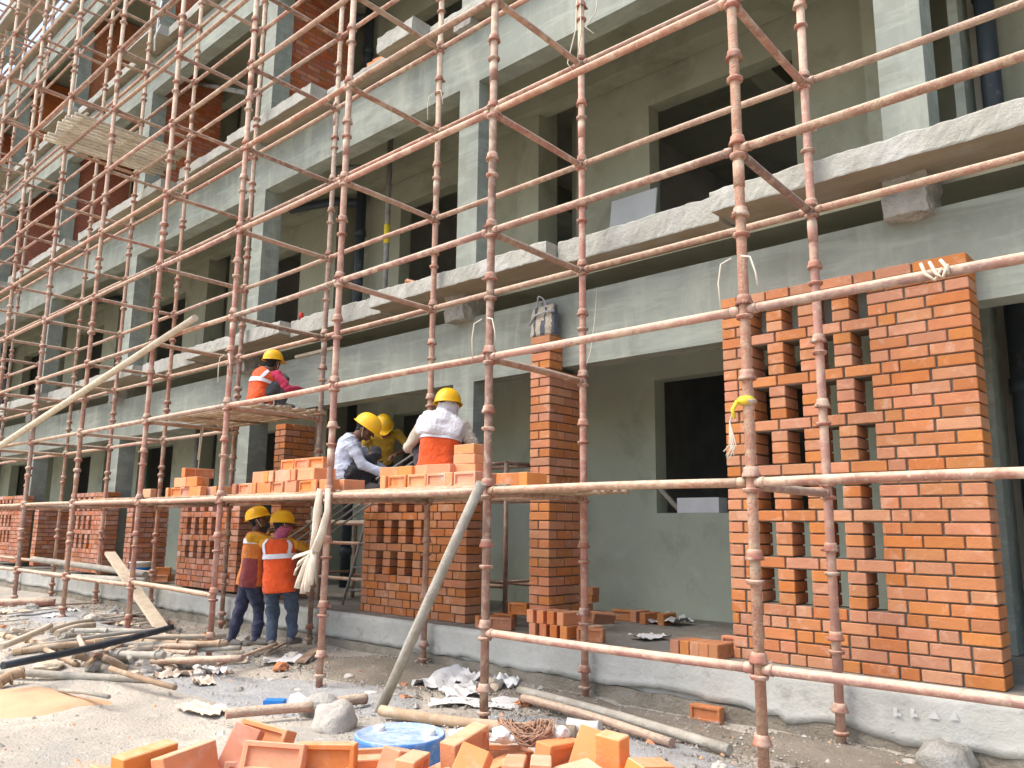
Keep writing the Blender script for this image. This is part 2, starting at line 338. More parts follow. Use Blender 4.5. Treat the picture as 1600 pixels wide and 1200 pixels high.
ground_patch('cement_dust_patch', 'cement_dust', -12.5, 4.4, 2.2, .6, .1, .03, 33, 60)
ground_patch('soil_strip', 'soil', -6.3, 5.1, 1.5, .45, .05, .026, 5, 60)
ground_patch('soil_strip', 'soil', -3.9, 5.25, 1.3, .3, -.02, .02, 8)
ground_patch('soil_strip', 'soil', -2.1, 5.2, .9, .36, -.05, .02, 12)
# gravel and crumbs: uncountable
def pebble(mb, x, y, z, r):
    a = random.random()*6
    vs = []
    for k in range(4):
        t = a+k*PI/2+random.uniform(-.4, .4); vs.append((x+r*math.cos(t)*random.uniform(.7, 1.2), y+r*math.sin(t)*random.uniform(.7, 1.2), z-r*.2))
    vs.append((x+random.uniform(-.3, .3)*r, y+random.uniform(-.3, .3)*r, z+r*random.uniform(.5, .9)))
    mb.add(vs, [(0, 1, 4), (1, 2, 4), (2, 3, 4), (3, 0, 4)])
for nm, mname, cnt, rmin, rmax in (('gravel', 'stone', 20000, .003, .014), ('gravel', 'soil', 5000, .004, .016), ('brick_crumbs', 'brick_new', 420, .006, .028), ('plaster_crumbs', 'plinth', 900, .005, .02)):
    mb = MB()
    for i in range(cnt):
        x = -1.2-(random.random()**1.3)*14; y = random.uniform(1.2, 5.5)
        if mname == 'soil': y = random.uniform(4.5, 5.5)
        if mname == 'stone' and i % 3 == 0: x = -random.uniform(3, 13); y = random.uniform(3.4, 5.5)
        pebble(mb, x, y, gz(x, y)+.02*(y > 3.4), rmin+(rmax-rmin)*random.random()**2.2*(1 if random.random() < .95 else 3.2))
    mb.build(nm, mname, kind='stuff')
# ------------------------------------------------------------------ the building
B = empty('unfinished_building', (-15, 7, 0), 'long grey unfinished concrete building with open verandahs behind the scaffolding', 'building')
XL, XR = -40., 4.
COLS = [-1.62+4.64]+[-1.62-4.64*k for k in range(0, 9)]
H = [(.42, 2.92, 3.64), (4.05, 6.45, 7.17), (7.39, 9.86, 10.6), (10.85, 13.35, 14.05)]   # floor, beam bottom, beam top
# plinth with a ragged plaster coat
mb = MB(); mb.box((XL, 5.6, -.3), (XR, 13.6, .42)); mb.build('plinth', 'plinth', B)
def coat():
    mb = MB(); xs = []; x = -30.
    while x < 1.2: xs.append(x); x += .05 if x > -14 else .15
    rows = 7; vs = []
    for x in xs:
        lo = .15+.05*noise.noise(Vector((x*1.3, 0, 2)))+.03*noise.noise(Vector((x*5, 3, 2)))+.012*noise.noise(Vector((x*17, 3, 2)))
        if x > -2.6: lo -= .05+.04*noise.noise(Vector((x*2, 7, 0)))
        for k in range(rows):
            z = lo+(.408-lo)*k/(rows-1)
            vs.append((x, 5.562+.007*noise.noise(Vector((x*6, z*9, 1)))+.006*noise.noise(Vector((x*17, z*21, 4)))-(.012 if k == 0 else 0), z))
        vs.append((x, 5.6, .408+.012))
    R = rows+1; n = len(xs)
    fs = [(i*R+k, (i+1)*R+k, (i+1)*R+k+1, i*R+k+1) for i in range(n-1) for k in range(R-1)]
    b0 = len(vs)
    for i, x in enumerate(xs): vs.append((x, 5.601, vs[i*R][2]+.004))
    fs += [(b0+i, b0+i+1, (i+1)*R, i*R) for i in range(n-1)]
    mb.add(vs, fs, True); mb.build('plinth_plaster', 'plinth', B, label='ragged plaster coat on the face of the plinth')
coat()
rough_box('ledge', (-30, 5.565, -.1), (1.2, 5.598, .13), .1, .02, 3.1, 'earth', B, 4)
mb = MB()
for i in range(500):      # crumbs of mortar lying on the verandah floor
    x = random.uniform(-9, -.4); y = random.uniform(5.62, 7.7); pebble(mb, x, y, .42, random.uniform(.005, .02))
mb.build('mortar_crumbs', 'rough', kind='stuff')
mb = MB(); mb.box((XL, 5.602, .4205), (XR, 8.0, .424)); mb.build('floor_screed', 'floor', B)
# columns, beams
for xc in COLS:
    for (f, b0, b1) in H:
        mb = MB(); mb.box((xc-.16, 6., f), (xc+.16, 6.3, b0)); mb.build('column', 'plaster', B)
for (f, b0, b1) in H:
    mb = MB(); mb.box((XL, 6.0, b0), (XR, 6.24, b1)); mb.build('beam', 'plaster', B)
mb = MB(); mb.box((XL, 6.0, 14.3), (-16.4, 6.24, 14.42)); mb.build('roof_kerb', 'plaster', B)
# short stubs between beam and slab, rough where the shuttering came off
for k, xc in enumerate(COLS):
    rough_box('bracket_stub', (xc-.15, 5.84, 3.59), (xc+.15, 6.2, 3.9), .028, .024, 11, 'rough', B, k*3.)
    rough_box('bracket_stub', (xc-.16, 5.87, 7.14), (xc+.13, 6.2, 7.3), .05, .016, 9, 'rough', B, k*5.)
    if xc < -8: rough_box('bracket_stub', (xc-.16, 5.9, 10.58), (xc+.16, 6.2, 10.72), .05, .012, 9, 'rough', B, k*5.)
# projecting slab edges: each length of slab is poured separately and steps in and out
def slab(x0, x1, y0, z0, z1, seed, y1=6.1):
    bm = bmesh.new(); n = max(2, int((x1-x0)/(.04 if x0 > -14 else .13))); 
    prof = [(y1, z0), (y0+.004, z0), (y0, z0+.012), (y0, z0+(z1-z0)*.35), (y0, z0+(z1-z0)*.65), (y0+.002, z1-.012), (y0+.008, z1), (y1, z1)]
    rows = []
    for i in range(n+1):
        x = x0+(x1-x0)*i/n; row = []
        for j, (y, z) in enumerate(prof):
            a = 0 if j in (0, 7) else 1
            q = Vector((x*3.1+seed, y*3, z*3)); w = Vector((x*11, seed, z*9))
            w2 = Vector((x*31, seed, z*23)); dy = a*(.012*noise.noise(q)+.008*noise.noise(w)+.007*noise.noise(w2)); dz = a*(.014*noise.noise(q+Vector((7, 7, 7)))+.014*noise.noise(w+Vector((3, 1, 1)))+.007*noise.noise(w2)) if j > 0 else 0
            if j in (1, 2): dz *= .55
            xx = x+(.03*noise.noise(Vector((seed, y*4, z*7))) if i in (0, n) else 0)
            row.append(bm.verts.new((xx, y+dy, z+dz)))
        rows.append(row)
    for i in range(n):
        for j in range(len(prof)-1):
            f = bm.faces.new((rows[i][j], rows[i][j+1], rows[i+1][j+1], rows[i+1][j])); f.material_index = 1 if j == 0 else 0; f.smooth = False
    bm.faces.new(list(reversed(rows[0]))); bm.faces.new(rows[-1])
    bmesh.ops.recalc_face_normals(bm, faces=bm.faces[:])
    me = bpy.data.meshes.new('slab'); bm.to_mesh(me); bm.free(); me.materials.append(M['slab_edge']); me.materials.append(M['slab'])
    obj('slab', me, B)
for k, xc in enumerate(COLS):
    # first floor: wide tongue round each column, narrower strip between
    s = k*7.7
    e = 1.36 if k == 1 else 1.13
    slab(xc-e, xc+1.56 if k != 1 else xc+3.27, 5.55, 3.875, 4.05, s)
    slab(xc-4.64+1.57, xc-e-.01, 5.71, 3.85, 4.075, s+2)
for k, xc in enumerate(COLS):
    s = 100+k*7.7
    if xc > -8:
        slab(xc-2.2, xc-1.3, 5.86, 7.22, 7.38, s); slab(xc-1.28, xc-.6, 5.6, 7.21, 7.42, s+1); slab(xc-.58, xc+2.42, 5.86, 7.22, 7.39, s+2)
    else:
        slab(xc-2.2, xc-.45, 5.68, 7.21, 7.39, s); slab(xc-.42, xc+1.9, 5.6, 7.2, 7.38, s+1); slab(xc+1.92, xc+2.42, 5.86, 7.22, 7.39, s+2)
    s += 50
    if xc < -4:
        slab(xc-2.2, xc-.5, 5.86, 10.66, 10.84, s); slab(xc-.48, xc+.95, 5.55, 10.66, 10.86, s+1); slab(xc+.97, xc+2.42, 5.86, 10.66, 10.84, s+2)
        slab(xc-2.2, xc+2.42, 5.85, 14.12, 14.3, s+3)
# roof overhang on stub columns, open below
slab(XL, -16.4, 5.27, 15.1, 15.26, 400, 6.02)
for xc in COLS:
    if xc < -18:
        mb = MB(); mb.box((xc-.2, 5.5, 14.31), (xc+.2, 5.9, 15.09)); mb.build('stub_column', 'plaster', B)
# interior slabs / ceilings
for z0, z1 in ((3.9, 4.04), (7.24, 7.37), (10.7, 10.84), (14.14, 14.28)):
    mb = MB(); mb.box((XL, 6.25, z0), (XR, 13, z1)); mb.build('ceiling_slab', 'plaster_in', B)
# back wall of the verandah, bay by bay, with its window opening and the room behind
def holed(mb, x0, x1, z0, z1, wx0, wx1, wz0, wz1, y0, y1):
    mb.box((x0, y0, z0), (wx0, y1, z1)); mb.box((wx1, y0, z0), (x1, y1, z1))
    mb.box((wx0, y0, wz1), (wx1, y1, z1))
    if wz0 > z0: mb.box((wx0, y0, z0), (wx1, y1, wz0))
for fi, (f, b0, b1) in enumerate(H):
    top = (3.899, 7.239, 10.699, 14.139)[fi]
    for k, xc in enumerate(COLS):
        door = fi == 0 and k >= 2
        wx0, wx1 = xc+1.22, xc+3.05
        if k >= 3: wx0, wx1 = xc+1.1, xc+2.85
        wz0, wz1 = f+1.13, f+2.66
        if fi > 0: wz0, wz1 = f+.85, f+2.48
        if door and k > 2: wz0 = f
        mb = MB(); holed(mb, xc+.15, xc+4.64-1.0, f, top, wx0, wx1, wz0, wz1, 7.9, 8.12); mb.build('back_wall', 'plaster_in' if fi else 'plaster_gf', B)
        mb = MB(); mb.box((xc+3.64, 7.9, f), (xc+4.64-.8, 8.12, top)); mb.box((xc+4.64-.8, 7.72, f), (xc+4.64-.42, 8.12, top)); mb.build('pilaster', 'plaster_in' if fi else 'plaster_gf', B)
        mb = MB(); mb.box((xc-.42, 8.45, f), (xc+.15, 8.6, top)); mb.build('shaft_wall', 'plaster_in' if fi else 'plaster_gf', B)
        mb = MB(); mb.box((xc-.1, 8.13, f), (xc+.12, 12.9, top)); mb.build('room_wall', 'black', B)
    for xc in COLS:
        mb = MB(); x1 = xc+4.64 if xc < 0 else XR
        if x1-xc < 3: mb.box((xc, 12.9, f), (x1, 13.1, top))
        elif fi: holed(mb, xc, x1, f, top, xc+1.2, xc+3.4, f+.85, f+2.5, 12.9, 13.1)  # unseen far openings, added so daylight reaches the upper rooms
        else: holed(mb, xc, x1, f, top, xc+.7, xc+3.9, f, f+1.15, 12.9, 13.1)  # low wide openings added out of sight below the sills to brighten the rooms
        mb.build('room_wall', 'black', B)
    for xc in COLS:
        mb = MB(); mb.box((xc+2.2, 8.13, top-.4), (xc+2.5, 12.85, top-.001)); mb.build('room_beam', 'plaster_in', B)
    mb = MB(); mb.box((XL, 7.6, top-.3), (XR, 7.88, top-.002)); mb.build('lintel_band', 'plaster_in', B)
mb = MB(); mb.box((XR, 5.9, -.2), (XR+.2, 13, 14.3)); mb.box((XL-.2, 5.9, -.2), (XL, 13, 14.3)); mb.build('end_wall', 'plaster', B)
# drain pipes in the shafts
for k in (1, 3, 5, 7):
    xc = COLS[k]
    for fi, (f, b0, b1) in enumerate(H):
        top = (3.899, 7.239, 10.699, 14.139)[fi]
        mb = MB(); X = xc+.27
        mb.tube([(X, 7.72, f), (X, 7.72, top)], .082, 14)
        for z in (f+.5, f+2.1): mb.tube([(X, 7.72, z), (X, 7.72, z+.12)], .098, 14)
        if k > 1: mb.tube([(X, 7.72, top-.5), (X-.5, 7.55, top-.38), (X-1.5, 7.3, top-.34)], .075, 12)
        mb.build('drain_pipe', 'darkpipe', B)
# light plaster strip beside the pipe
for f, t in ((.43, 3.89), (4.06, 7.2)):
    mb = MB(); mb.box((COLS[1]+.02, 7.5, f), (COLS[1]+.1, 7.9, t)); mb.build('wall_fin', 'plaster', B)
# thin conduits sticking out under the upper ceilings
mb = MB(); mb.tube([(-10.35, 7.0, 7.02), (-9.95, 6.95, 6.9), (-9.4, 6.9, 6.72)], .045, 10); mb.build('waste_pipe', 'galv', B)
mb = MB(); mb.tube([(-15.16, 6.8, 10.31), (-13.09, 6.8, 9.3)], .05, 10); mb.build('waste_pipe', 'galv', B)
# ------------------------------------------------------------------ brick cross walls on the upper floors
COURSE, BH = .0848, .074
def partition(xc, f, top, y1, single, label):
    t = empty('brick_partition', (xc+.2, 6.3, f), label, 'brick wall', 'brick partitions on the upper floors')
    n = int((top-f)/COURSE); x = xc+.05
    mb = MB(); mb.box((x-.22, 6.302, f), (x+.006, y1-.004, f+n*COURSE)); mb.build('mortar', 'mortar', t)
    st = MB(); cnt = 0
    for r in range(n):
        y = 6.305 if r % 2 == 0 else 6.305-.12
        while y < y1-.03:
            a, b = max(y, 6.305), min(y+.232, y1)
            if b-a > .04:
                z = f+r*COURSE+.008
                if single and cnt < 300:
                    me = brick_mesh(.11, b-a, BH, 'brick_in')
                    obj('brick', me, t, None, T(x-.045+random.uniform(-.003, .003), (a+b)/2, z)); cnt += 1
                else:
                    st.box((x-.1, a, z), (x+.011+random.uniform(-.002, .002), b, z+BH))
            y += .243
    if st.v: st.build('brick', 'brick_in', t, kind='stuff')
for k, xc in enumerate(COLS):
    nm = ['', '', '', 'nearest', 'second', 'third', 'fourth', 'fifth', 'sixth', 'last'][min(k, 9)]
    if 3 <= k <= 7:
        partition(xc, 7.39, 10.69, 7.5, k <= 4, f'red brick cross wall on the second upper floor, {nm} column bay from the right')
    if 4 <= k <= 7:
        partition(xc, 10.85, 14.13, 7.5, k == 4, f'red brick cross wall on the third upper floor, {nm} column bay from the right')
# ------------------------------------------------------------------ brick screens and piers of the verandah front
def jit(s=.002): return random.uniform(-s, s)
def lay(t, m, x0, x1, y0, y1, z, key=None):
    """one brick between x0..x1, y0..y1 on course height z"""
    me = brick_mesh(x1-x0, y1-y0, BH, m)
    obj('brick', me, t, None, T((x0+x1)/2+jit(), (y0+y1)/2+jit(.003), z+.007+jit(.0015)) @ RZ(jit(.006)))
J = .014
R0_ = 1.138
def screen(x0, y0, z0, n, m, label, mirror=False, W=1.79, d=.225):
    t = empty('brick_screen_wall', (x0+W/2, y0, z0), label, 'brick wall', 'latticed brick screens of the verandah')
    ENDS = (0, .25, W, R0_)
    piece = []            # (a, b, course)
    mort = []             # mortar cores
    y1 = y0+d
    offs = [.378, .632, .886]; R0 = 1.138
    for r in range(n):
        # counting downwards from the full height of 33 courses so every screen has the same pattern
        q = (32-r)
        z = z0+r*COURSE
        def row(cuts, gap=J):
            for a, b in zip(cuts[:-1], cuts[1:]): piece.append((a if a in ENDS else a+gap/2, b if b in ENDS else b-gap/2, z))
        if q >= 28 or (q == 0):
            off = [0, .12, .06][q % 3]; cuts = [0]; x = off if off else (.245 if q % 2 else .12); k = q
            if q == 0: cuts = [0, .135, .378, .632-.06, .8, 1.05, 1.2, 1.45, W]
            else:
                while x < W-.1:
                    cuts.append(x); x += (.248 if k % 2 else .128); k += 1
                cuts.append(W)
            row(cuts); mort.append((.02, W-.02, z))
        elif q % 4 == 0:
            row([0, .25 if q % 8 else .12, .44, .69, .945, 1.2, 1.325, 1.56, W]); mort.append((.02, W-.02, z, .04))
        else:
            row([0, .12, .25] if q % 2 else [0, .25])
            for o in offs: piece.append((o, o+.125, z)); mort.append((o+.014, o+.111, z))
            row([R0, R0+.125, R0+.38, W] if q % 2 else [R0, R0+.25, R0+.5, W])
            mort.append((.02, .234, z)); mort.append((R0+.016, W-.02, z))
    for a, b, z in piece:
        if mirror: a, b = W-b, W-a
        lay(t, m, x0+a, x0+b, y0, y1, z)
    mb = MB()
    for q in mort:
        a, b, z = q[:3]
        if mirror: a, b = W-b, W-a
        mb.box((x0+a, y0+.017, z-.001), (x0+b, y1-.012, z+COURSE+.0005 if z < z0+(n-1)*COURSE-.01 else z+.06))
    mb.build('mortar', 'mortar', t)
    return t
screen(-3.05, 5.8, .42, 33, 'brick', 'tall latticed brick screen wall on the right reaching up to the grey beam')
screen(-7.67, 5.8, .42, 16, 'brick', 'half-height latticed brick screen behind the leaning grey pole under the lower deck', W=1.71)
screen(-12.29, 5.8, .45, 14, 'brick_dusty', 'low latticed brick screen just left of the two standing workers')
screen(-16.95, 5.8, .48, 17, 'brick_dusty', 'low latticed brick screen seen through the scaffold left of the white bucket')
screen(-21.55, 5.8, .5, 17, 'brick_dusty', 'farthest latticed brick screen at the left edge of the photo')
def pier(x0, y0, z0, n, m, label, dep=.47, w=.243, step_at=None):
    t = empty('brick_pier', (x0+w/2, y0, z0), label, 'brick pier', 'brick piers of the verandah')
    mb = MB(); top = z0+n*COURSE
    for r in range(n):
        z = z0+r*COURSE; dd = dep if (step_at is None or z < step_at) else .198
        if r % 2:
            lay(t, m, x0, x0+.105, y0, y0+.11, z); lay(t, m, x0+.116, x0+w, y0, y0+(.225 if dd > .3 else dd), z)
            if dd > .3: lay(t, m, x0+.116, x0+w, y0+.236, y0+dd, z)
        else:
            lay(t, m, x0, x0+w, y0, y0+.112, z)
            if dd > .3:
                lay(t, m, x0+.13, x0+w, y0+.123, y0+.348, z); lay(t, m, x0+.13, x0+w, y0+.359, y0+dd, z)
            else: lay(t, m, x0+.13, x0+w, y0+.123, y0+dd, z)
        mb.box((x0+.016, y0+.016, z-.001), (x0+w-.016, y0+dd-.012, z+COURSE+.0005 if r < n-1 else z+.06))
    mb.build('mortar', 'mortar', t)
pier(-5.11, 5.8, .42, 33, 'brick', 'tall slim brick pier with the striped bag standing on its top', step_at=2.86)
pier(-9.69, 5.8, .42, 27, 'brick', 'brick pier rising just below the upper deck where the crimson-sleeved worker sits')
pier(-14.27, 5.8, .45, 14, 'brick_dusty', 'low brick pier beside the white bucket', dep=.62)
pier(-18.9, 5.8, .48, 14, 'brick_dusty', 'low brick pier further left between two latticed screens', dep=.62)
# ------------------------------------------------------------------ scaffold
PX = [-.02, -2.09, -4.162, -6.147, -8.116, -10.137, -12.294, -14.369]
while PX[-1] > -27.5: PX.append(PX[-1]-2.06)
YF, YB, DX = 4.255, 5.479, -.055
S = empty('scaffolding', (-12, 4.9, 0), 'long red-oxide tube scaffolding with cup joints standing along the whole building front', 'scaffolding')
def LZ(k): return .64+k
def top_of(x): return min(17.7, 5.9+(-x-2)*.475)
def dist(x, y, z): return math.sqrt(x*x+y*y+(z-1.38)**2)
cupm = MB()
cupm.lathe([(.033, -.022), (.046, -.02), (.051, -.004), (.049, .003), (.036, .004)], 12)
cup_low = cupm.mesh('cup'); cup_low.materials.append(M['cup'])
cupm = MB(); cupm.lathe([(.04, .0), (.053, .0), (.052, .012), (.043, .035), (.04, .055), (.034, .058)], 12)
cupm.box((.045, -.01, .002), (.068, .01, .016))
cup_top = cupm.mesh('cup'); cup_top.materials.append(M['cup'])
parts = []; cups = []
def bend(p, q, r, wob):
    p, q = Vector(p), Vector(q); n = 7; d = q-p; o = Vector((random.uniform(-1, 1), random.uniform(-1, 1), random.uniform(-1, 1)))*wob
    return [p+d*i/n+o*math.sin(PI*i/n) for i in range(n+1)]
stds = {}
for i, x in enumerate(PX):
    for row, y in (('F', YF), ('B', YB)):
        X = x+(DX if row == 'B' else 0); zt = top_of(x); base = 0.
        mb = MB(); lean = random.uniform(-.012, .012)
        mb.tube([(X+jit(.012), y, -.03), (X, y, 1.64), (X, y, 4), (X+lean, y, zt)], .0305, 12)
        z = 1.9+1.5*(i % 3)                      # spigot sleeves where two lengths join
        while z < zt: mb.tube([(X, y, z), (X, y, z+.16)], .0345, 12); z += 3.
        mb.lathe([(.075, -.02), (.075, -.012), (.034, -.01)], 8, T(X, y, 0), True)
        m = ('pipe', 'pipe_brown' if row == 'B' else 'pipe', 'pipe_dusty', 'pipe', 'pipe_brown')[(i*2+(row == 'B')) % 5]
        s = mb.build('standard', m, S); stds[i, row] = s
        k = 0; z = .14
        while z < zt-.2:
            joint = abs((z-.64) % 1) < .01 or abs((z-.64) % 1) > .99
            a = random.uniform(0, 6)
            cups.append((dist(X, y, z), s, cup_low, T(X, y, z+(.0 if joint else 0)-.035) @ RZ(a)))
            cups.append((dist(X, y, z), s, cup_top, T(X, y, z+(.03 if joint else .085+random.uniform(-.02, .03))) @ RZ(a)))
            z += .5
cups.sort(key=lambda c: c[0])
for d, s, me, mw in cups[:300]: obj('cup', me, s, None, mw)
mb = MB()
for d, s, me, mw in cups[300:]:
    mb.lathe([(.034, -.03), (.055, -.02), (.055, .01), (.034, .03)], 8, mw)
mb.build('cup', 'cup', S, kind='stuff')
bars = []
def bar(name, a, b, r=.0275):
    m = sum(Vector(a)-Vector((0, 0, 1.38)) for _ in (0,)) if False else None
    c = (Vector(a)+Vector(b))/2; bars.append((dist(*c), name, a, b, r))
for i in range(len(PX)-1):
    x1, x0 = PX[i], PX[i+1]; zt = min(top_of(x0), top_of(x1))+.6
    k = 0
    while LZ(k) < zt:
        z = LZ(k)
        if not (k == 0 and i in (2, 3)): 
            bar('ledger', (x0+.03, YF, z+(.03 if k == 0 and i in (4,) else 0)), (x1-.03, YF, z+(.12 if k == 0 and i == 3 else 0)))
        back = True
        if k == 0: back = x1 < -12
        if k == 1: back = i >= 1 and i != 1
        if k == 2: back = x1 < -9.5
        if back: bar('ledger', (x0+DX+.03, YB, z), (x1+DX-.03, YB, z))
        k += 1
for i, x in enumerate(PX):
    k = 0
    while LZ(k) < top_of(x)-.1:
        z = LZ(k)
        if not (k == 0 or (k == 2 and i in (1, 3))): bar('transom', (x, YF+.03, z-.014), (x+DX, YB-.03, z-.014))
        k += 1
bars.sort(key=lambda b: b[0])
far = MB(); cnt = {'ledger': 0, 'transom': 0}
for d, name, a, b, r in bars:
    a = Vector(a); b = Vector(b)
    dirn = (b-a).normalized()
    if cnt[name] < 300:
        cnt[name] += 1
        mb = MB(); mb.tube(bend(a, b, r, .008), r, 12 if d < 12 else 8)
        for e, sgn in ((a, 1), (b, -1)): mb.tube([e-dirn*sgn*.004, e+dirn*sgn*.05], [r*1.02, r*1.18], 8)
        dusty = random.random() < (.55 if a.z < 3 or d > 12 else .4)
        mb.build(name, 'pipe_dusty' if dusty else random.choice(('pipe', 'pipe', 'pipe_brown')), S)
    else: far.tube([a, b], r, 6)
if far.v: far.build('ledger', 'pipe', S, kind='stuff')
# decks of poles lying on the transoms
def deck(label, rods, m, r, group='working decks on the scaffolding', ties=()):
    a0 = rods[0][0]
    t = empty('scaffold_deck', a0, label, 'scaffold deck', group)
    for a, b in rods:
        mb = MB(); mb.tube(bend(a, b, r, .012 if m == 'rod' else .003), r*random.uniform(.85, 1.12), 8, wob=.12 if m == 'rod' else .03); mb.build('deck_rod', m, t)
    for a, b in ties:
        mb = MB(); mb.tube([a, b], r*.8, 6); mb.build('cross_rod', m, t)
    return t
def drods(x0, x1, ys, z, over=.12):
    return [((x0-random.uniform(.02, over), y, z+random.uniform(-.006, .008)), (x1+random.uniform(.0, over), y+random.uniform(-.03, .03), z+random.uniform(-.006, .008))) for y in ys]
def frange(a, b, n): return [a+(b-a)*i/(n-1) for i in range(n)]
for i, lab in ((2, 'right-hand bay of the lower deck, under the man in the white hood'), (3, 'middle bay of the lower deck, under the man in the light blue shirt'),
               (4, 'third bay of the lower deck, left of the hanging cream rags'), (5, 'left-hand bay of the lower deck with the small brick pile')):
    deck(lab, drods(PX[i+1], PX[i], frange(YF+.06, YB+.02, 22), LZ(1)+.03), 'rod', .0185)
deck('narrow end of the lower deck sticking out past the brick pier', drods(-4.15, -3.72, frange(YF+.25, YB-.1, 13), LZ(1)+.02, .05), 'rod', .02)
deck('upper deck of thin poles where the crimson-sleeved worker sits', drods(PX[5]-.1, PX[4], frange(YF+.3, YB+.02, 17), LZ(2)+.056, .14), 'rod', .02,
     ties=[((PX[4]-.5, YF+.3, LZ(2)+.03), (PX[4]-.5, YB, LZ(2)+.03)), ((PX[4]-1.5, YF+.3, LZ(2)+.03), (PX[4]-1.3, YB, LZ(2)+.03))])
rr = [((x, 3.9+random.uniform(-.06, .06), 7.71), (x+random.uniform(-.01, .01), 5.85+random.uniform(-.08, .08), 7.71)) for x in frange(-14.35, -13.05, 11)]
deck('pale slatted deck of loose poles high up at the upper left', rr, 'pale_rod', .029,
     ties=[((-14.4, y, 7.76), (-13.0, y, 7.76)) for y in (4.1, 4.9, 5.6)])
# ------------------------------------------------------------------ loose poles tied to or leaning on the scaffold
def pole(label, pts, r, m, name='pole', cat='pole', group=None, n=10, wob=.06):
    mb = MB(); mb.tube(pts, r, n, wob=wob); o = mb.build(name, m); tag(o, label, cat, group); return o
pole('long pale bamboo pole tied diagonally across the left of the scaffolding', [(-17.6, 4.12, 2.25), (-15.45, 4.13, 2.65), (-12, 4.16, 3.22), (-8.86, 4.17, 3.73)], [.05, .052, .048, .04], 'timber', 'bamboo_pole')
pole('cement-coated grey pole leaning from the ground onto the lower deck edge', [(-5.06, 4.04, -.02), (-4.74, 4.07, .55), (-4.42, 4.1, 1.12), (-4.1, 4.13, 1.69)], [.038, .04, .038, .037], 'greywood', 'leaning_pole')
mb = MB(); mb.box((-.06, -.024, 0), (.06, .024, 4.0)); 
p0, p1 = Vector((-10.0, 4.62, .1)), Vector((-13.55, 5.3, .9)); 
tag(mb.build('plank', 'timber'), 'pale wooden plank leaning diagonally against the plinth at the left', 'plank')
pl = bpy.data.objects['plank']; pl.matrix_basis = T(*p0) @ (p1-p0).to_track_quat('Z', 'Y').to_matrix().to_4x4()
pl.scale = (1.25, 1, (p1-p0).length/4.0)
# rods propped between the verandah and the deck behind the workers
t = empty('rod_bundle', (-8.6, 5.62, 1.3), 'four thin steel rods slanting up behind the worker in the light blue shirt', 'steel rods')
for k in range(4):
    mb = MB(); mb.tube([(-8.75+.03*k, 5.5+.07*k, 1.22-.05*k), (-7.6, 5.52+.07*k, 1.68-.04*k), (-6.2, 5.56+.06*k, 2.26-.05*k)], .0125, 6); mb.build('rod', 'galv', t)
# ------------------------------------------------------------------ things on the verandah
def trestle(x, y, z, w, h, d, label, m='pipe'):
    t = empty('trestle', (x, y, z), label, 'trestle', 'steel trestles on the verandah')
    for sx in (0, w):
        for sy in (0, d):
            mb = MB(); mb.tube([(x+sx, y+sy, z), (x+sx, y+sy, z+h)], .026, 8); mb.build('leg', m, t)
        mb = MB(); mb.tube([(x+sx, y, z+h), (x+sx, y+d, z+h)], .024, 8); mb.build('cross_bar', m, t)
        mb = MB(); mb.tube([(x+sx, y, z+.35), (x+sx, y+d, z+.35)], .018, 8); mb.build('cross_bar', m, t)
    for sy in (0, d):
        for zz in (h, h*.75, .3):
            mb = MB(); mb.tube([(x, y+sy, z+zz), (x+w, y+sy, z+zz)], .022, 8); mb.build('rail', m, t)
    return t
trestle(-7.3, 6.75, .42, 1.0, 1.68, .5, 'rusty steel trestle standing behind the tall pier with the bag')
trestle(-9.1, 6.2, .42, 1.9, .98, .55, 'steel trestle carrying the boards under the man in the yellow shirt')
mb = MB()
for k in range(3): mb.box((-9.4, 6.16+.21*k, 1.402), (-6.9, 6.36+.21*k, 1.44))
tag(mb.build('plank', 'timber'), 'boards laid on the trestle inside the verandah under the man in the yellow shirt', 'planks')
mb = MB(); mb.tube([(-8.35, 6.05, .43), (-7.95, 6.1, 1.6)], .016, 6); mb.tube([(-8.12, 6.3, .43), (-7.75, 6.2, 1.6)], .016, 6)
for k in range(4): mb.tube([(-8.3+.1*k, 6.06, .6+.28*k), (-8.08+.1*k, 6.28, .6+.28*k)], .012, 6)
tag(mb.build('ladder', 'galv'), 'thin steel ladder standing in the verandah behind the cream rags', 'ladder')
# bag on the pier
t = empty('carrier_bag', (-5.0, 5.9, 3.22), 'striped woven carrier bag with grey handles on top of the tall brick pier', 'bag')
def bag():
    bm = bmesh.new(); n = 64; K = 10; rings = []
    for k in range(K+1):
        w = k/K; row = []
        for i in range(n):
            a = 2*PI*i/n; c, s = math.cos(a), math.sin(a)
            x = .155*(abs(c)**.6)*(1 if c > 0 else -1); y = (.075-.045*w**2)*(abs(s)**.7)*(1 if s > 0 else -1)
            q = Vector((c*2, s*2, w*3)); x += .018*noise.noise(q*1.3); y += .016*noise.noise(q*1.7+Vector((4, 0, 0)))
            z = .305*w+(.05*noise.noise(Vector((c*1.5, s, 7))) if k > 5 else 0)*w
            row.append(bm.verts.new((x-.01*w, y, z)))
        rings.append(row)
    for k in range(K):
        for i in range(n):
            f = bm.faces.new((rings[k][i], rings[k][(i+1) % n], rings[k+1][(i+1) % n], rings[k+1][i])); f.smooth = True
            f.material_index = 1 if int((f.calc_center_median().x+.2)/.036) % 3 == 0 else 0
    bm.faces.new(list(reversed(rings[0]))); bm.faces.new(rings[-1])
    me = bpy.data.meshes.new('bag'); bm.to_mesh(me); bm.free(); me.materials.append(M['bag']); me.materials.append(M['bagdark'])
    obj('bag_body', me, t, None, T(-5.0, 5.89, 3.222))
bag()
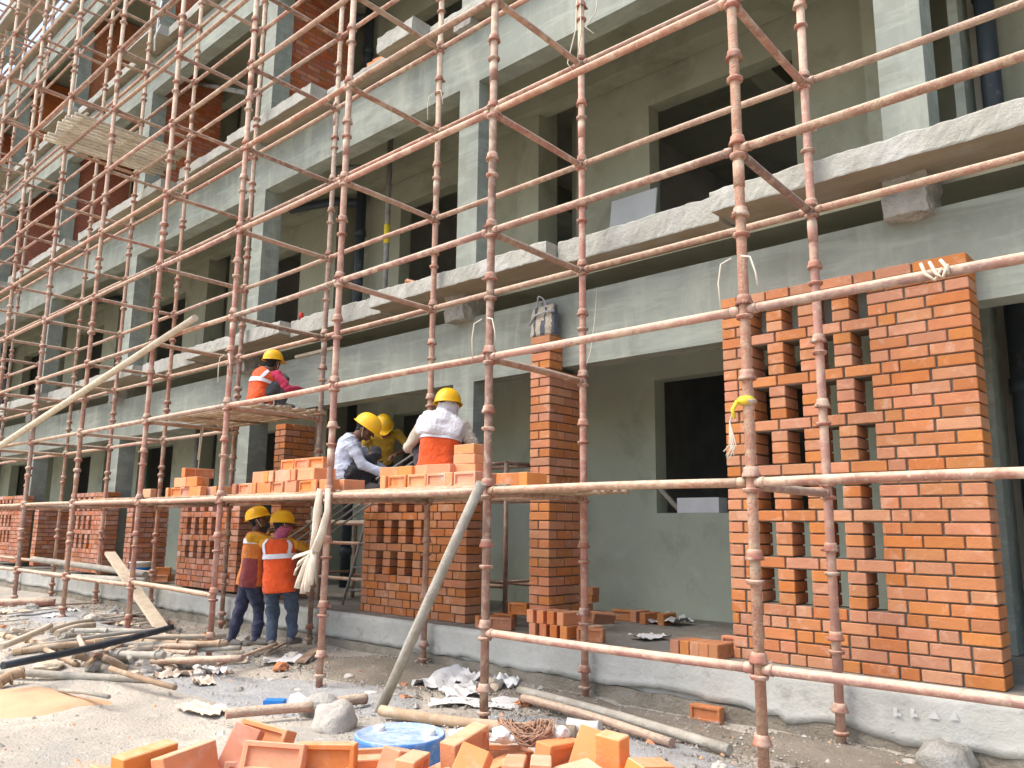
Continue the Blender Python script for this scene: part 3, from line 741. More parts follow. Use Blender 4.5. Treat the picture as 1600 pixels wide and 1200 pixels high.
for dy, lift in ((-.03, .13), (.03, .09)):
    mb = MB(); mb.tube([Vector((-5.04+.06*math.cos(a), 5.89+dy+.02*math.sin(3*a), 3.5+lift*math.sin(a))) for a in [PI*k/10 for k in range(11)]], .009, 6); mb.build('handle', 'bagstrap', t)
mb = MB(); mb.tube([(-5.16, 5.84, 3.36), (-5.07, 5.81, 3.43), (-4.95, 5.81, 3.45), (-4.84, 5.84, 3.45)], .012, 6); mb.build('strap', 'bagstrap', t)
# block and stick in the window, board on the upper floor, props
mb = MB(); mb.box((-4.78, 7.91, 1.551), (-4.27, 8.1, 1.715)); tag(mb.build('aerated_block', 'aac'), 'pale aerated concrete block lying on the ground floor window sill', 'concrete block')
pole('short weathered stick leaning in the corner of the ground floor window', [(-5.06, 7.95, 1.86), (-4.78, 8.0, 1.56)], .03, 'greywood', 'stick', 'stick')
mb = MB(); mb.box((-.33, -.012, 0), (.33, .012, .5)); o = mb.build('white_board', 'board'); o.matrix_basis = T(-5.24, 7.78, 4.95) @ Matrix.Rotation(math.radians(-9), 4, 'X')
o.scale = (1, 1, 1); o.location.z = 4.91; tag(o, 'pale rectangular board leaning on the first floor back wall beside the window', 'board')
pole('steel prop with a yellow collar standing on the first floor slab', [(-9.24, 7.2, 4.06), (-9.24, 7.2, 7.24)], .042, 'galv', 'steel_prop', 'prop', n=12)
mb = MB(); mb.tube([(-9.24, 7.2, 5.55), (-9.24, 7.2, 5.85)], .047, 12); o = mb.build('prop_collar', 'yellow'); o.parent = bpy.data.objects['steel_prop']
pole('grey vertical pipe standing in the ground floor verandah at the left', [(-14.36, 7.0, .46), (-14.36, 7.0, 3.2)], .06, 'galv', 'steel_prop', 'pipe', n=12)
mb = MB(); mb.lathe([(.032, 0), (.032, .09), (.03, .095)], 12, T(-9.13, 5.74, 4.06)); o = mb.build('tin_can', 'red'); tag(o, 'small red tin standing on the first floor slab edge', 'tin')
mb = MB(); mb.box((-9.6, 5.97, 3.641), (-8.65, 6.1, 3.68)); tag(mb.build('batten', 'timber'), 'thin wooden batten lying on the beam right of the upper worker', 'batten')
# ------------------------------------------------------------------ loose bricks
FROG = {m: frog_brick(m) for m in ('brick_new', 'brick_pink', 'brick')}
def loose(x, y, z, label, group, rz=0., up='bed', m=None, tilt=(0, 0)):
    """one loose brick; up: bed (flat), edge (on its long side), end"""
    m = m or ('brick_new' if random.random() < .72 else 'brick_pink')
    rot = {'bed': Matrix.Identity(4), 'flip': Matrix.Rotation(PI, 4, 'X'), 'edge': Matrix.Rotation(PI/2, 4, 'X'), 'edgeb': Matrix.Rotation(-PI/2, 4, 'X'), 'end': Matrix.Rotation(PI/2, 4, 'Y')}[up]
    h = {'bed': .039, 'flip': .039, 'edge': .056, 'edgeb': .056, 'end': .1175}[up]
    mw = T(x, y, z+h) @ RZ(rz) @ Matrix.Rotation(tilt[0], 4, 'X') @ Matrix.Rotation(tilt[1], 4, 'Y') @ rot
    o = obj('loose_brick', FROG[m], None, None, mw); tag(o, label, 'brick', group); return o
DZ = LZ(1)+.049
def stack(x0, x1, y, z, heights, label, group, depth=2):
    """bricks set on edge and flat in courses on the deck: mixed headers and stretchers"""
    zz = z
    for r, (a, b) in enumerate(heights):
        for dpt in range(depth):
            x = x0+(x1-x0)*a+random.uniform(0, .03); yy = y+.13*dpt
            while x < x0+(x1-x0)*b-.05:
                if random.random() < .45:
                    loose(x+.042, yy+.06, zz, label, group, PI/2+jit(.1), random.choice(('edge', 'edgeb'))); x += .088 if False else .086
                else:
                    if x > x0+(x1-x0)*b-.2: break
                    loose(x+.12, yy+jit(.01), zz, label, group, jit(.09), random.choice(('edge', 'edgeb'))); x += .245
        zz += .113
stack(-10.45, -10.05, 4.45, DZ, [(0, 1)], 'orange brick on the left-hand end of the lower deck', 'bricks on the left end of the lower deck', 1)
stack(-9.75, -8.75, 4.45, DZ, [(0, 1), (.15, .75), (.38, .52)], 'orange brick in the small stepped pile left of the tied cream rags', 'bricks in the small pile on the lower deck', 2)
stack(-8.1, -6.05, 4.42, DZ, [(0, .95), (.18, .78)], 'orange brick in the stack on the lower deck in front of the light blue shirt', 'bricks stacked in front of the light blue shirt', 2)
for k in range(3): loose(-7.2+.25*k, 4.5, DZ+.226, 'orange brick in the stack on the lower deck in front of the light blue shirt', 'bricks stacked in front of the light blue shirt', jit(.1), 'edge')
stack(-5.72, -4.4, 4.42, DZ, [(0.12, 1)], 'orange brick in the stack on the lower deck in front of the white-hooded worker', 'bricks stacked in front of the white-hooded worker', 2)
for k in range(4): loose(-5.55+.21*k, 4.5, DZ+.113, 'brick lying flat on the row in front of the white-hooded worker', 'flat bricks before the white-hooded worker', jit(.2), 'bed')
for k in range(3): loose(-4.72, 4.6, DZ+.113+.079*k, 'bright orange brick in the little column of bricks by the white-hooded worker', 'bricks in the little column', jit(.12), 'bed', 'brick_new')
stack(-4.3, -3.95, 4.5, DZ-.02, [(0, 1)], 'orange brick right of the scaffold post at the end of the lower deck', 'bricks at the right end of the lower deck', 1)
for k in range(4): loose(-9.45+.115*k, 5.1, LZ(2)+.08, 'orange brick on the upper deck behind the scaffold post', 'bricks on the upper deck', PI/2+jit(.1), 'edge')
for k in range(4): loose(-9.3+.25*(k % 2), 5.22, LZ(2)+.08+.112*(k//2), 'orange brick on the upper deck behind the scaffold post', 'bricks on the upper deck', jit(.1), 'edge')
g = 'bricks stacked at the foot of the tall pier'
for k in range(4): loose(-4.92+.118*k, 5.75, .424, 'brick in the low double row at the foot of the tall pier', g, PI/2+jit(.06), 'edge')
for k in range(4): loose(-4.95+.118*k, 5.75, .537, 'brick in the low double row at the foot of the tall pier', g, PI/2+jit(.06), 'edge')
loose(-4.33, 5.72, .424, 'brick lying on edge right of the low double row at the pier', None, .3, 'edge', 'brick')
loose(-4.42, 5.83, .424, 'bright brick standing between the low double row and the scaffold post', None, 1.4, 'edge', 'brick_new')
g = 'bricks heaped on the verandah behind the right scaffold post'
for k in range(12): loose(-6.05+.26*(k % 3)+jit(.02), 7.15+.12*(k//6), .424+.079*((k//3) % 4), 'brick in the heap against the back wall behind the tall pier', g, jit(.15), 'bed', 'brick')
for k in range(3): loose(-5.35+.16*k, 6.85, .424, 'dusty brick tumbled in front of the heap by the back wall', 'tumbled bricks by the back wall', .5*k, 'edge', 'brick', (.3*k-.3, .1))
for k in range(4): loose(-5.05+.17*k, 7.25+jit(.05), .424, 'brick in the short row lying on the floor under the window', 'bricks under the window', (.2, 1.5, 1.4, 1.55)[k], 'edge', 'brick')
g = 'bricks at the foot of the tall screen wall'
for k in range(5): loose(-3.44+.083*k, 5.72, .424, 'brick in the short row standing on edge at the foot of the tall screen', g, PI/2+jit(.05), 'edge', 'brick')
loose(-3.2, 6.15, .424, 'grey dusty brick lying behind the short row beside the tall screen', None, .05, 'edge', 'brick_pink')
g = 'bricks between the half-height screen and the tall pier'
for k, (x, y, z, a, u) in enumerate(((-5.62, 5.78, .424, 1.2, 'edge'), (-5.4, 5.75, .424, .25, 'edge'), (-5.6, 6.0, .424, .1, 'edge'), (-5.45, 6.05, .537, .05, 'edge'), (-5.3, 6.2, .424, 1.5, 'edge'))):
    loose(x, y, z, 'brick in the loose group on the plinth between the half-height screen and the tall pier', g, a, u, 'brick')
for k, (x, y, z) in enumerate(((-13.3, 5.95, .452), (-13.2, 6.1, .452), (-13.05, 5.95, .452), (-13.15, 6.0, .565))): loose(x, y, z, 'brick in the small pile right of the white bucket', 'bricks by the bucket', .3*k, 'edge', 'brick')
for k in range(9): loose(-8.05+.17*(k % 5), 5.98+.1*(k//5), 7.39+.079*(k//5), 'brick in the row on the second floor slab edge', 'bricks on the second floor slab', .4+jit(.3), 'bed', 'brick_new')
loose(-6.95, 5.85, 4.06, 'half brick tipped on the first floor slab edge', None, .6, 'edge', 'brick_new', (.5, .3))
loose(-3.12, 5.5, gz(-3.12, 5.5), 'single brick lying on the ground below the plinth near the right', None, .05, 'edge', 'brick')
# heap of new bricks in the foreground
HL, HG = 'new orange brick in the tumbled heap at the very front', 'new bricks in the front heap'
rnd = random.Random(31)
ax = Vector((.735, .678, 0)); ay = Vector((-.678, .735, 0))           # along / across the heap
def heap(u, v, z, rz, up, tilt=(0, 0), m=None, label=None):
    p = ax*u*1.2+ay*v*1.2; loose(p.x, p.y, z-.15, label or HL, HG, math.radians(42.7)+rz, up, m, tilt)
mb = MB()                                                             # the buried core of the heap
for lay_ in range(4):
    z = -.02+.079*lay_
    for r in range(7):
        for c in range(11):
            u = -1.75+.1*lay_+.245*c+.08*(r % 2)
            if u > .85-lay_*.07: continue
            p = ax*(u+rnd.uniform(-.03, .03))+ay*(2.7+.145*r+rnd.uniform(-.02, .02))
            mb.box((-.117, -.055, 0), (.117, .055, .076), T(p.x, p.y, z) @ RZ(math.radians(42.7)+rnd.uniform(-.2, .2)))
tag(mb.build('brick_heap_core', 'brick_new'), 'lower bricks buried inside the front heap', 'bricks', None, 'stuff')
for c in range(10):
    for r in range(4):
        u = -1.24+.2*c+rnd.uniform(-.05, .05); v = 2.38+.16*r+rnd.uniform(-.05, .05)
        heap(u, v, .465+rnd.uniform(0, .03), rnd.uniform(-1.2, 1.2), rnd.choice(('bed', 'flip', 'edge')), (rnd.uniform(-.3, .3), rnd.uniform(-.25, .25)))
N_, P_ = 'brick_new', 'brick_pink'
LAB = {-1.27: 'leftmost flat brick at the left end of the front heap', -1.15: 'long brick on edge, left one of the leaning pair in the front heap', -1.02: 'long brick on edge, right one of the leaning pair in the front heap',
       -.585: 'brick standing on edge with its recessed face towards the camera, middle of the front heap', -.145: 'brick on edge right beside the blue drum in the front heap', .34: 'upright brick at the right of the front heap, in front of the grey pole', .58: 'last flat brick at the right end of the front heap', -.74: 'brick on edge in front of the tilted one, left of the recessed-face brick', -.84: 'tilted brick topping the left half of the front heap'}
for u, v, zb, rz, up, tilt, m in (
    (-1.27, 2.62, .53, .1, 'bed', (.1, .05), N_), (-1.15, 2.72, .575, 1.05, 'edgeb', (.05, -.05), N_), (-1.02, 2.72, .575, 1.0, 'edgeb', (-.22, -.08), N_),
    (-.9, 2.85, .5, 1.5, 'end', (.3, .35), P_), (-.84, 2.95, .6, -.35, 'edge', (-.35, .12), N_), (-.74, 2.72, .6, -.03, 'edge', (-.3, .05), N_),
    (-.66, 2.55, .57, .04, 'bed', (.08, 0), N_), (-.585, 2.75, .592, .0, 'edge', (-.12, .0), N_), (-.46, 2.95, .53, .6, 'bed', (.2, .1), N_),
    (-.42, 2.72, .52, .3, 'flip', (.1, .2), P_), (-.36, 2.85, .54, 1.2, 'edge', (.2, .3), N_), (-.31, 2.75, .55, 1.4, 'edge', (.1, .1), N_), (-.22, 2.6, .56, .9, 'bed', (.3, .1), N_),
    (-.145, 2.88, .6, 1.0, 'edge', (.05, -.15), N_), (-.13, 2.62, .5, 1.2, 'end', (.25, .55), P_), (-.02, 3.0, .54, .4, 'bed', (0, .1), P_), (.02, 2.62, .58, 1.5, 'edge', (0, .1), P_),
    (.1, 2.64, .575, 1.52, 'edge', (.03, .12), N_), (.19, 2.66, .57, .5, 'flip', (.12, -.1), N_), (.17, 2.92, .56, .9, 'edge', (.1, .1), P_), (.26, 2.86, .5, 1.15, 'end', (.2, .5), P_),
    (.34, 2.8, .5, .9, 'end', (.05, -.08), N_), (.3, 2.55, .55, .55, 'bed', (.25, .1), P_), (.44, 2.72, .55, .8, 'edge', (.3, .2), N_), (.5, 2.55, .53, .1, 'bed', (.1, .15), N_), (.58, 2.7, .5, .3, 'bed', (.1, .25), N_)):
    heap(u, v, zb, rz, up, tilt, m, LAB.get(u))
# ------------------------------------------------------------------ things on the ground
t = empty('barrel', (-4.02, 3.1, 0), 'blue plastic drum with two white bungs, half hidden behind the front brick heap', 'drum')
bx, by = -3.66, 3.08
t.location = (bx, by, 0); WM[t.name] = T(bx, by, 0)
mb = MB(); mb.lathe([(.235, -.12), (.238, .0), (.246, .05), (.238, .1), (.238, .2), (.25, .225), (.25, .245), (.238, .25), (.225, .235), (.12, .238), (.0, .243)], 40, T(bx, by, .0), False); mb.build('drum_body', 'blue', t)
for dx, dy in ((-.16, -.02), (.11, .12)):
    mb = MB(); mb.lathe([(.034, .235), (.034, .258), (.026, .264), (0, .262)], 16, T(bx+dx, by+dy, 0), False); mb.build('bung', 'whitecap', t)
def rock(x, y, r, label, m='stone', sq=.7, seed=0, group=None, name='rock', z=None):
    bm = bmesh.new(); bmesh.ops.create_icosphere(bm, subdivisions=3, radius=r)
    for v in bm.verts:
        d = v.co.normalized(); v.co *= 1+.35*noise.noise(d*1.4+Vector((seed, 0, 0)))+.13*noise.noise(d*4+Vector((0, seed, 0))); v.co.z *= sq
    for f in bm.faces: f.smooth = r > .13
    me = bpy.data.meshes.new(name); bm.to_mesh(me); bm.free()
    o = obj(name, me, None, m, T(x, y, (gz(x, y) if z is None else z)+r*sq*.45)); tag(o, label, name.replace('_', ' '), group); return o
rock(-4.93, 3.55, .15, 'round boulder of hardened concrete on the ground left of the blue drum', 'stone', .85, 3)
rock(-5.4, 3.78, .17, 'grey lump of dried cement beside the pipe and the blue box', 'rough', .6, 11, name='cement_lump')
rock(-1.52, 5.45, .16, 'crumbly clump of spilled mortar at the foot of the plinth far right', 'rough', .7, 17, name='cement_lump')
rock(-5.02, 5.22, .1, 'pale square-edged stone among plastic scraps under the half-height screen', 'timber', .6, 21)
rock(-9.6, 3.6, .2, 'flat grey slab of broken concrete among the rubbish at the left', 'rough', .3, 31, name='concrete_piece')
rr = random.Random(5)
for k in range(46):
    x, y = -7.2-rr.random()**1.2*8, rr.uniform(2.6, 5.1)
    rock(x, y, rr.uniform(.04, .13), 'pale broken stone in the rubbish spread over the ground at the left', rr.choice(('stone', 'stone', 'rough', 'timber')), rr.uniform(.4, .8), k*3.1, 'broken stones at the left')
for k in range(26):
    x, y = rr.uniform(-7, -1.6), rr.uniform(3.6, 5.4)
    rock(x, y, rr.uniform(.02, .055), 'small broken stone on the ground in front of the plinth', rr.choice(('stone', 'rough')), rr.uniform(.4, .8), k*5.3, 'small stones before the plinth')
def scrap(x, y, w, h, label, m='white', seed=0, group=None, name='plastic_sheet', zz=None, amp=.06):
    bm = bmesh.new(); bmesh.ops.create_grid(bm, x_segments=14, y_segments=12, size=.5)
    a = seed*1.3
    for v in bm.verts:
        p = v.co.copy(); q = Vector((p.x*3+seed, p.y*3, seed))
        e = 1+.35*noise.noise(Vector((math.atan2(p.y, p.x)*1.2, seed, 1)))
        X = p.x*w*e; Y = p.y*h*e
        x2 = x+X*math.cos(a)-Y*math.sin(a); y2 = y+X*math.sin(a)+Y*math.cos(a)
        z = (gz(x2, y2) if zz is None else zz)+.012+abs(noise.noise(q))*amp+abs(noise.noise(q*2.5))*amp*.5
        v.co = Vector((x2, y2, z))
    for f in bm.faces: f.smooth = True
    me = bpy.data.meshes.new(name); bm.to_mesh(me); bm.free()
    o = obj(name, me, None, m); tag(o, label, 'scrap', group); return o
scrap(-5.5, 5.15, .55, .35, 'crumpled white plastic sheet at the foot of the plinth under the half-height screen', 'white', 1, amp=.12)
scrap(-5.15, 4.95, .5, .3, 'white plastic scrap lying right of the leaning pole foot', 'white', 2, amp=.08)
scrap(-4.75, 4.75, .7, .3, 'long white plastic streak on the ground behind the blue drum', 'white', 3, amp=.04)
scrap(-5.0, 5.35, .3, .25, 'grey plastic bag against the plinth beside the square-edged stone', 'white', 4, amp=.12)
scrap(-6.05, 3.15, .4, .2, 'torn beige paper lying on the bare ground left of the pipe piece', 'paper', 5, amp=.05)
scrap(-7.35, 3.5, .32, .18, 'crumpled peach-coloured paper just below the rubbish poles', 'paper', 6, amp=.08)
scrap(-6.95, 3.6, .22, .2, 'small folded paper right of the peach-coloured one', 'paper', 7, amp=.1)
scrap(-7.6, 4.85, .5, .28, 'white plastic sheet behind the two standing workers', 'white', 8, amp=.07)
scrap(-8.0, 4.45, .4, .25, 'white scrap on the ground below the standing workers', 'white', 9, amp=.05)
scrap(-7.6, 3.95, .35, .2, 'white plastic bag right of the rubbish poles', 'white', 10, amp=.09)
scrap(-4.55, 7.3, .42, .3, 'crumpled white plastic lying on the verandah floor under the window', 'white', 12, zz=.425, amp=.12)
scrap(-4.05, 6.2, .3, .22, 'small white scrap on the verandah floor near the plinth edge', 'white', 13, zz=.425, amp=.06)
for k in range(14): scrap(-8.2-rr.random()*6, rr.uniform(2.8, 4.9), rr.uniform(.15, .4), rr.uniform(.1, .25), 'scrap of paper or plastic among the rubbish at the left', rr.choice(('white', 'paper', 'paper')), 20+k, 'scraps at the left', amp=.07)
mb = MB(); mb.box((-.075, -.05, 0), (.075, .05, .09)); o = mb.build('carton', 'bluebox'); o.matrix_basis = T(-5.72, 3.56, gz(-5.72, 3.56)) @ RZ(.7); tag(o, 'small bright blue carton lying on the pipe piece', 'carton')
mb = MB(); mb.box((-.06, -.05, 0), (.06, .05, .1)); o = mb.build('carton', 'white'); o.matrix_basis = T(-5.62, 3.68, gz(-5.62, 3.68)+.01) @ RZ(.3) @ Matrix.Rotation(.4, 4, 'Y'); tag(o, 'small white carton beside the bright blue one', 'carton')
def gpole(a, b, r, m, label, group=None, name='pole', knots=False, n=10):
    a, b = Vector(a), Vector(b); mb = MB()
    for p in (a, b): p.z = max(p.z, gz(p.x, p.y)+r*.8)
    mb.tube(bend(a, b, r, .02), r, n, wob=.06)
    if knots:
        for k in (.08, .45, .9): mb.tube([a.lerp(b, k), a.lerp(b, k+.02)], r*1.3, n)
    o = mb.build(name, m); tag(o, label, 'pipe' if 'pipe' in name else 'pole', group); return o
gpole((-7.52, 2.2, .25), (-8.35, 3.95, .33), .031, 'darkpipe', 'long black plastic pipe lying across the pile of poles at the left', None, 'plastic_pipe')
gpole((-8.12, 2.36, .12), (-7.19, 3.28, .04), .032, 'greywood', 'long straight pole in front of the rubbish pile at the left', None)
gpole((-7.78, 2.25, .04), (-7.8, 2.45, .14), .045, 'rod', 'stub of bamboo pointing out of the rubbish at the left edge', None, knots=True)
G = 'poles heaped at the left'
L = 'dusty old pole in the heap of scrap poles at the left'
for a, b, r, m in (((-9.07, 3.79, .2), (-8.66, 4.33, .14), .05, 'greywood'), ((-8.11, 3.08, .18), (-8.31, 4.09, .18), .05, 'greywood'), ((-8.7, 2.62, .18), (-8.4, 3.3, .24), .05, 'rod'),
                   ((-8.06, 2.92, .2), (-8.03, 3.1, .05), .05, 'rod'), ((-7.74, 3.05, .2), (-7.7, 3.25, .05), .05, 'rod'), ((-8.75, 2.96, .2), (-8.92, 3.19, .3), .045, 'greywood'),
                   ((-8.16, 3.31, .08), (-7.77, 3.71, .06), .045, 'greywood'), ((-8.67, 2.84, .05), (-8.01, 2.95, .05), .04, 'rod'), ((-8.11, 3.71, .14), (-7.48, 3.76, .1), .05, 'greywood'),
                   ((-9.53, 2.74, .25), (-8.52, 2.97, .2), .045, 'rod'), ((-8.5, 3.3, .2), (-7.9, 4.2, .16), .045, 'greywood'), ((-8.3, 3.0, .12), (-7.7, 3.9, .1), .045, 'greywood'), ((-8.9, 3.4, .22), (-8.3, 3.3, .2), .04, 'rod'),
                   ((-8.4, 3.6, .22), (-7.75, 4.25, .2), .05, 'rod'), ((-9.4, 3.3, .25), (-8.6, 3.9, .26), .045, 'greywood')):
    gpole(a, b, r*.6, m, L, G, knots=True)
gpole((-8.7, 2.51, .24), (-9.22, 3.09, .34), .03, 'timber', 'raw timber batten sticking up from the rubbish at the left edge', None, 'timber_piece')
gpole((-9.26, 3.17, .24), (-9.64, 3.67, .26), .035, 'timber', 'raw timber piece lying behind the heap of scrap poles', None, 'timber_piece')
gpole((-13.84, 3.92, .2), (-13.44, 4.53, .2), .05, 'pipe', 'red-painted tube lying on the ground at the far left', None)
gpole((-5.54, 3.06, .06), (-5.3, 3.62, .06), .036, 'pipe_dusty', 'short rusty pipe piece lying on the bare ground left of the cement lump', None, 'pipe_piece')
gpole((-5.34, 3.79, .05), (-5.3, 4.1, .05), .04, 'pipe_dusty', 'stub of rusty pipe behind the round boulder', None, 'pipe_piece')
gpole((-4.9, 3.93, .05), (-3.51, 4.46, .05), .038, 'rod', 'brown pole lying behind the blue drum', None)
gpole((-4.66, 5.18, .06), (-2.54, 4.74, .06), .033, 'greywood', 'long grey pole on the ground parallel to the brown pipe at lower right', None)
gpole((-4.47, 5.01, .05), (-2.89, 4.65, .05), .031, 'pipe_dusty', 'brown rusty pipe lying beside the long grey pole at lower right', None, 'scaffold_pipe')
gpole((-3.72, 4.63, .04), (-3.5, 4.72, .04), .04, 'whitecap', 'short pale pole end beside the brown rusty pipe', None)
gpole((-16.8, 5.2, .7), (-12.3, 5.35, .62), .05, 'greywood', 'horizontal grey pole tied low on the far left of the scaffolding', None)
gpole((-15.5, 5.0, .5), (-11.9, 5.2, .56), .045, 'greywood', 'second low grey pole under the white bucket at the left', None)
t = empty('paint_bucket', (-13.9, 5.9, .47), 'white bucket with a blue band standing on the plinth at the left', 'bucket')
mb = MB(); mb.lathe([(.14, 0), (.165, .26), (.172, .262), (.172, .285), (.16, .29), (0, .288)], 20, T(-13.7, 5.86, .46), False); mb.build('bucket_body', 'whitecap', t)
mb = MB(); mb.lathe([(.1525, .07), (.1635, .2)], 20, T(-13.7, 5.86, .46), False); mb.build('label_band', 'bluebox', t)
# fibre bundle and white plaster lumps on the brick heap
mb = MB(); rs = random.Random(3)
c0 = ax*.07+ay*3.6
for k in range(110):
    a0 = rs.uniform(0, 6.28); r = rs.uniform(.06, .135); pts = []
    for i in range(8):
        a = a0+i*.32; pts.append((c0.x+r*math.cos(a), c0.y+r*math.sin(a)*.8, .515+.05*rs.random()+.02*math.sin(a*2)))
    mb.tube(pts, .0028, 4, False)
tag(mb.build('fibre_bundle', 'straw'), 'tangled brown coir fibre bundle lying on top of the front brick heap', 'fibre bundle')
for k, (u, v) in enumerate(((-.02, 2.95), (.17, 3.0), (-.16, 2.93))):
    p = ax*u*1.2+ay*v*1.2; rock(p.x, p.y, .055, ('white plaster lump in the middle of the brown fibre', 'white plaster lump right of the brown fibre', 'white plaster lump left of the brown fibre')[k], 'whitecap', .6, 40+k, name='plaster_lump', z=.515)
# ------------------------------------------------------------------ rags, tapes, twine
def strip(mb, pts, w, th=.006):
    pts = [Vector(p) for p in pts]
    mb.tube(pts, [w*(.7+.5*random.random()) for _ in pts], 7, True, .35, .35)
t = empty('rag_strips', (-6.15, 4.2, 1.7), 'bundle of cream cloth strips tied to the scaffold post above the standing workers', 'rags')
for dx in (-.05, .05):
    mb = MB(); strip(mb, [(-6.15+dx*1.2, 4.2, 1.7), (-6.14+dx*1.6, 4.19, 1.5), (-6.17+dx, 4.18, 1.3), (-6.21+dx*.5, 4.17, 1.15)], .035); mb.build('strip', 'rag', t)
for k, (dx, dz) in enumerate(((-.26, -.2), (-.2, -.32), (-.12, -.36), (-.05, -.34), (.0, -.28), (-.3, -.06), (-.22, -.12))):
    mb = MB(); strip(mb, [(-6.2, 4.17, 1.16), (-6.2+dx*.6, 4.16, 1.14+dz*.4), (-6.2+dx*.95, 4.15, 1.14+dz*.8), (-6.2+dx, 4.15, 1.14+dz)], .03); mb.build('strip', 'rag', t)
mb = MB(); mb.lathe([(.036, 0), (.05, .01), (.052, .035), (.036, .05)], 12, T(-2.1, 4.25, 2.08)); mb.tube([(-2.13, 4.2, 2.1), (-2.15, 4.18, 2.05), (-2.14, 4.18, 2.0)], .012, 6)
tag(mb.build('yellow_tape', 'yellow'), 'yellow tape tied round the front right scaffold post', 'tape')
def twine(label, curves, r=.005, m='string', name='binding_twine', cat='twine', group=None):
    mb = MB()
    for c in curves: mb.tube(c, r, 5, True)
    tag(mb.build(name, m), label, cat, group)
twine('frayed white strands hanging below the yellow tape', [[(-2.14, 4.2, 2.1), (-2.17, 4.18, 1.98), (-2.16+jit(.03), 4.18, 1.85), (-2.17+jit(.05), 4.18, 1.78+jit(.04))] for k in range(6)], .004)
def loop(x, y, z, a=1.):
    return [[(x-.03, y-.03, z), (x-.09*a, y-.05, z-.03), (x-.11*a, y-.05, z-.14), (x-.1*a, y-.05, z-.3)], [(x+.03, y-.03, z), (x+.09*a, y-.04, z-.02), (x+.12*a, y-.04, z-.12), (x+.13*a, y-.04, z-.2)]]
twine('binding twine looped round the front right post above the lattice screen', loop(-2.1, 4.23, 2.95), .006)
twine('binding twine hanging from the front post beside the striped bag', loop(-4.165, 4.23, 2.93), .006)
twine('binding twine hanging from the scaffold post left of the upper worker', loop(-8.12, 4.23, 3.2), .006)
twine('binding twine on the post above the first floor window', loop(-6.2, 5.46, 6.1), .005)
twine('thin white cords hanging at the top centre of the scaffolding', [[(-4.23, 5.44, 6.5), (-4.25, 5.44, 6.0), (-4.32, 5.4, 5.66), (-4.28, 5.42, 5.58)], [(-4.2, 5.44, 6.5), (-4.19, 5.44, 5.95), (-4.22, 5.42, 5.65)], [(-3.95, 5.42, 6.4), (-4.0, 5.42, 6.05), (-4.12, 5.42, 5.95), (-4.03, 5.42, 5.85)]], .006)
twine('thin cord running down from the beam to the post beside the striped bag', [[(-4.42, 5.97, 3.64), (-4.4, 5.9, 3.3), (-4.3, 5.7, 2.95), (-4.22, 5.5, 2.72)]], .0035)
twine('white rag knotted round the ledger in front of the lattice screen', [[(-1.12, 4.22, 2.7), (-1.1, 4.2, 2.64), (-1.06, 4.21, 2.6), (-1.03, 4.22, 2.65)], [(-1.08, 4.22, 2.7), (-1.05, 4.2, 2.63), (-1.02, 4.2, 2.6), (-1.0, 4.22, 2.67)], [(-1.03, 4.22, 2.7), (-1.0, 4.21, 2.65), (-1.0, 4.22, 2.62)]], .009, 'rag', 'knotted_rag', 'rag')
twine('yellowish cord hanging from the transom below the upper deck', [[(-10.15, 4.98, 2.63), (-10.14, 4.97, 2.4), (-10.16, 4.97, 2.2)], [(-10.12, 4.99, 2.63), (-10.13, 4.98, 2.35), (-10.15, 4.98, 2.05)]], .009, 'rag')
twine('frayed white cloth knotted high on the upper left of the scaffolding', [[(-13.95, 5.45, 10.9), (-13.97, 5.42, 10.6), (-14.0, 5.43, 10.3), (-14.0, 5.4, 10.1)], [(-13.9, 5.45, 10.4), (-14.05, 5.42, 10.2), (-14.0, 5.42, 9.9)]], .016, 'white', 'knotted_rag', 'rag')
# white painted marks on the plinth at the far right
mb = MB()
for k, (x, w) in enumerate(((-1.84, .05), (-1.74, .045), (-1.64, .07), (-1.52, .055))):
    y = 5.548; z = .24+.01*k
    if k < 2: mb.add([(x, y, z), (x+.022, y, z), (x+.026, y, z+.05), (x+.004, y, z+.055)], [(0, 1, 2, 3)]); mb.add([(x+.023, y, z+.004), (x+w, y, z+.004), (x+w-.006, y, z+.024), (x+.024, y, z+.022)], [(0, 1, 2, 3)])
    else: mb.add([(x, y, z), (x+w, y, z), (x+w*.55, y, z+.055)], [(0, 1, 2)])
tag(mb.build('painted_mark', 'paint'), 'smudged white letter-like paint marks on the plinth face at the far right', 'paint marks')

# litter at the left: sticks, splintered boards and offcuts
rl = random.Random(77)
for k in range(34):
    x, y = -7.3-rl.random()*6.5, rl.uniform(2.5, 4.9); L_ = rl.uniform(.25, .9); a_ = rl.uniform(0, PI)
    p = Vector((x, y, gz(x, y)+.03)); q = Vector((x+L_*math.cos(a_), y+L_*math.sin(a_), 0)); q.z = gz(q.x, q.y)+rl.uniform(.02, .12)
    mb = MB()
    if k % 2: mb.tube([p, p.lerp(q, .5)+Vector((0, 0, .01)), q], rl.uniform(.008, .02), 6, True, .15); nm = 'stick'
    else:
        w = rl.uniform(.03, .07); d_ = (q-p).normalized(); s_ = d_.cross(Vector((0, 0, 1))).normalized()*w; u_ = Vector((0, 0, .016))
        vs = [p-s_, p+s_, q+s_*.8, q-s_*.9]; mb.add(vs+[v+u_ for v in vs], [(3, 2, 1, 0), (4, 5, 6, 7), (0, 1, 5, 4), (1, 2, 6, 5), (2, 3, 7, 6), (3, 0, 4, 7)]); nm = 'board_offcut'
    tag(mb.build(nm, rl.choice(('rod', 'timber', 'greywood', 'rebar'))), 'thin stick lying among the rubbish at the left' if k % 2 else 'splintered board offcut lying among the rubbish at the left', nm.replace('_', ' '), 'sticks at the left' if k % 2 else 'offcuts at the left')
